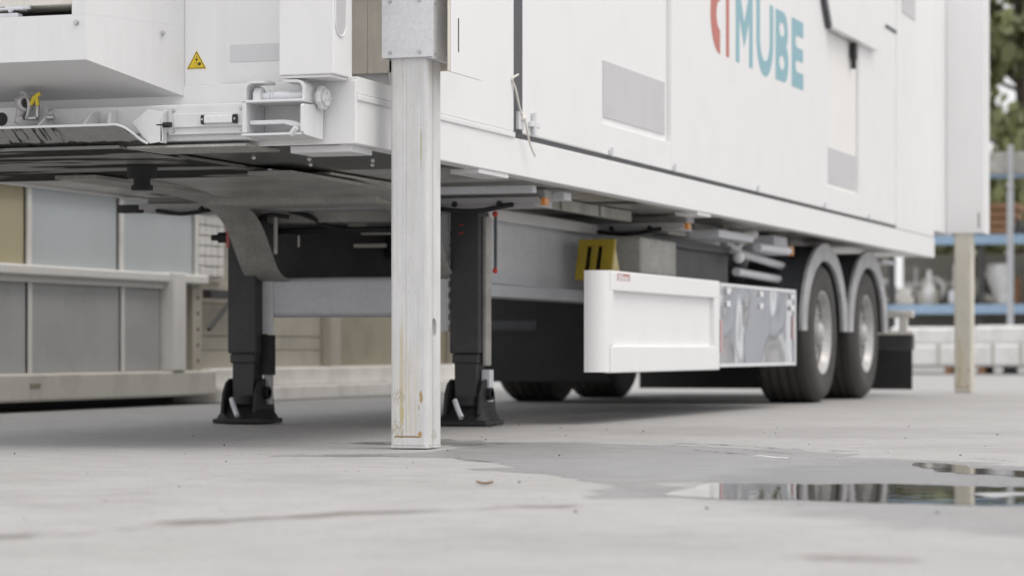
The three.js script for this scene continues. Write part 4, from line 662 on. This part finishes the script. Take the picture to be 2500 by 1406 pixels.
{ // crane gantry: grey beam on slim pale posts
  const g = thing('crane_gantry', 'grey crane beam carried on a slim pale post at the yard end', 'crane gantry', [-2.1, 0, RZ + 0.5]);
  part(g, 'beam', [bx(-9, 4, 3.12, 3.4, RZ + 0.4, RZ + 0.25, 0.01), bx(-9, 4, 3.08, 3.118, RZ + 0.45, RZ + 0.2)], M.frame);
  for (const x of [-2.12, -6.5, 2.5]) part(g, 'post', [bx(x - 0.045, x + 0.045, 0.72, 2.8, RZ + 0.55, RZ + 0.46, 0.01), bx(x - 0.03, x + 0.04, 2.8, 3.5, RZ + 0.55, RZ + 0.46, 0.01), bx(x - 0.1, x + 0.1, 0.004, 0.72, RZ + 0.6, RZ + 0.4)], M.postGrey);
}
{ // skip shape added out of view, to the right, for the polished box to mirror
  const k = thing('added_mirror_skip', 'grey skip shape with pale ribs added out of view for the polished box to mirror', 'skip', [5.5, 0, -26]);
  part(k, 'tub', plateZ([[4.6, 0.28], [8, 0.28], [8.8, 1.5], [2.5, 1.5], [3.1, 0.8]], -25, 1.9, 0.02), M.galvDull);
  each(k, 'rib', [0, 1, 2, 3, 4].map(i => bx(4.0 + i * 0.9, 4.1 + i * 0.9, i ? 0.004 : 0.5, 1.45, -24.93, -24.998, 0.01)), M.white2);
  part(k, 'rim', bx(2.4, 8.9, 1.5, 1.6, -24.9, -27.0, 0.02), M.white2);
}
// trees behind the yard
{
  const leaf = new THREE.CircleGeometry(1, 6), pp = leaf.attributes.position; for (let i = 0; i < pp.count; i++) pp.setZ(i, 0.18 * pp.getX(i) * pp.getX(i));
  leaf.computeVertexNormals();
  const lm = new THREE.MeshPhysicalMaterial({ color: 0xffffff, roughness: 0.7, side: THREE.DoubleSide, transmission: 0.5, thickness: 0 });
  const barkM = std({ map: steelTex, color: lin(0.12, 0.1, 0.08), roughness: 0.9 });
  const T = [[-4.2, -47, 11, 'olive green tree seen beside the far container corner'], [-9.5, -54, 12, 'green tree behind the rear of the trailer'], [1.5, -49, 10, 'loose light green tree right of the crane gantry'], [7.5, -52, 12, 'dark green tree farthest right behind the racks'], [-16, -56, 12, 'dense green tree hidden behind the container'], [14, -55, 11, 'broad green tree at the far right of the yard']];
  for (const [x, z, H, label] of T) {
    const t = thing('tree', label, 'tree', [x, 0, z], 'trees beyond the yard');
    const limbs = [rod([x, 0, z], [x + 0.2, H * 0.5, z], 0.22, 0.13), rod([x + 0.2, H * 0.5, z], [x, H * 0.92, z + 0.2], 0.13, 0.03)], ends = [];
    for (let i = 0; i < 40; i++) {
      const h = H * rr(0.16, 0.9), a = rnd() * 6.283, l = rr(0.6, 1) * (2.9 - 1.6 * Math.abs(h / H - 0.45)), e = [x + l * Math.cos(a), h + rr(0.2, 1.2), z + l * Math.sin(a)];
      limbs.push(rod([x + 0.1, h, z], e, 0.05, 0.012, 7)); ends.push([x + 0.5 * l * Math.cos(a), h + 0.5, z + 0.5 * l * Math.sin(a)], e, e);
    }
    part(t, 'trunk', limbs, barkM);
    const N = 7500, im = new THREE.InstancedMesh(leaf, lm, N), m = new THREE.Matrix4(), c = new THREE.Color();
    for (let i = 0; i < N; i++) {
      const e = ends[Math.floor(rnd() * ends.length)], R = 0.75 * Math.pow(rnd(), 0.6), a = rnd() * 6.283, b = Math.acos(2 * rnd() - 1), s = rr(0.08, 0.17);
      m.compose(V(e[0] + R * Math.sin(b) * Math.cos(a) - x, e[1] + 0.8 * R * Math.cos(b), e[2] + R * Math.sin(b) * Math.sin(a) - z), new THREE.Quaternion().setFromEuler(new THREE.Euler(rr(-1.6, 0.2), rnd() * 6.283, rr(-0.6, 0.6))), V(s, s * 1.5, s));
      im.setMatrixAt(i, m); const k = rr(0.7, 1.35); im.setColorAt(i, c.setRGB(0.27 * k, 0.285 * k, 0.12 * k));
    }
    im.name = 'crown'; im.userData.kind = 'stuff'; im.castShadow = im.receiveShadow = true; t.add(im);
  }
}
renderer.render(scene, camera);
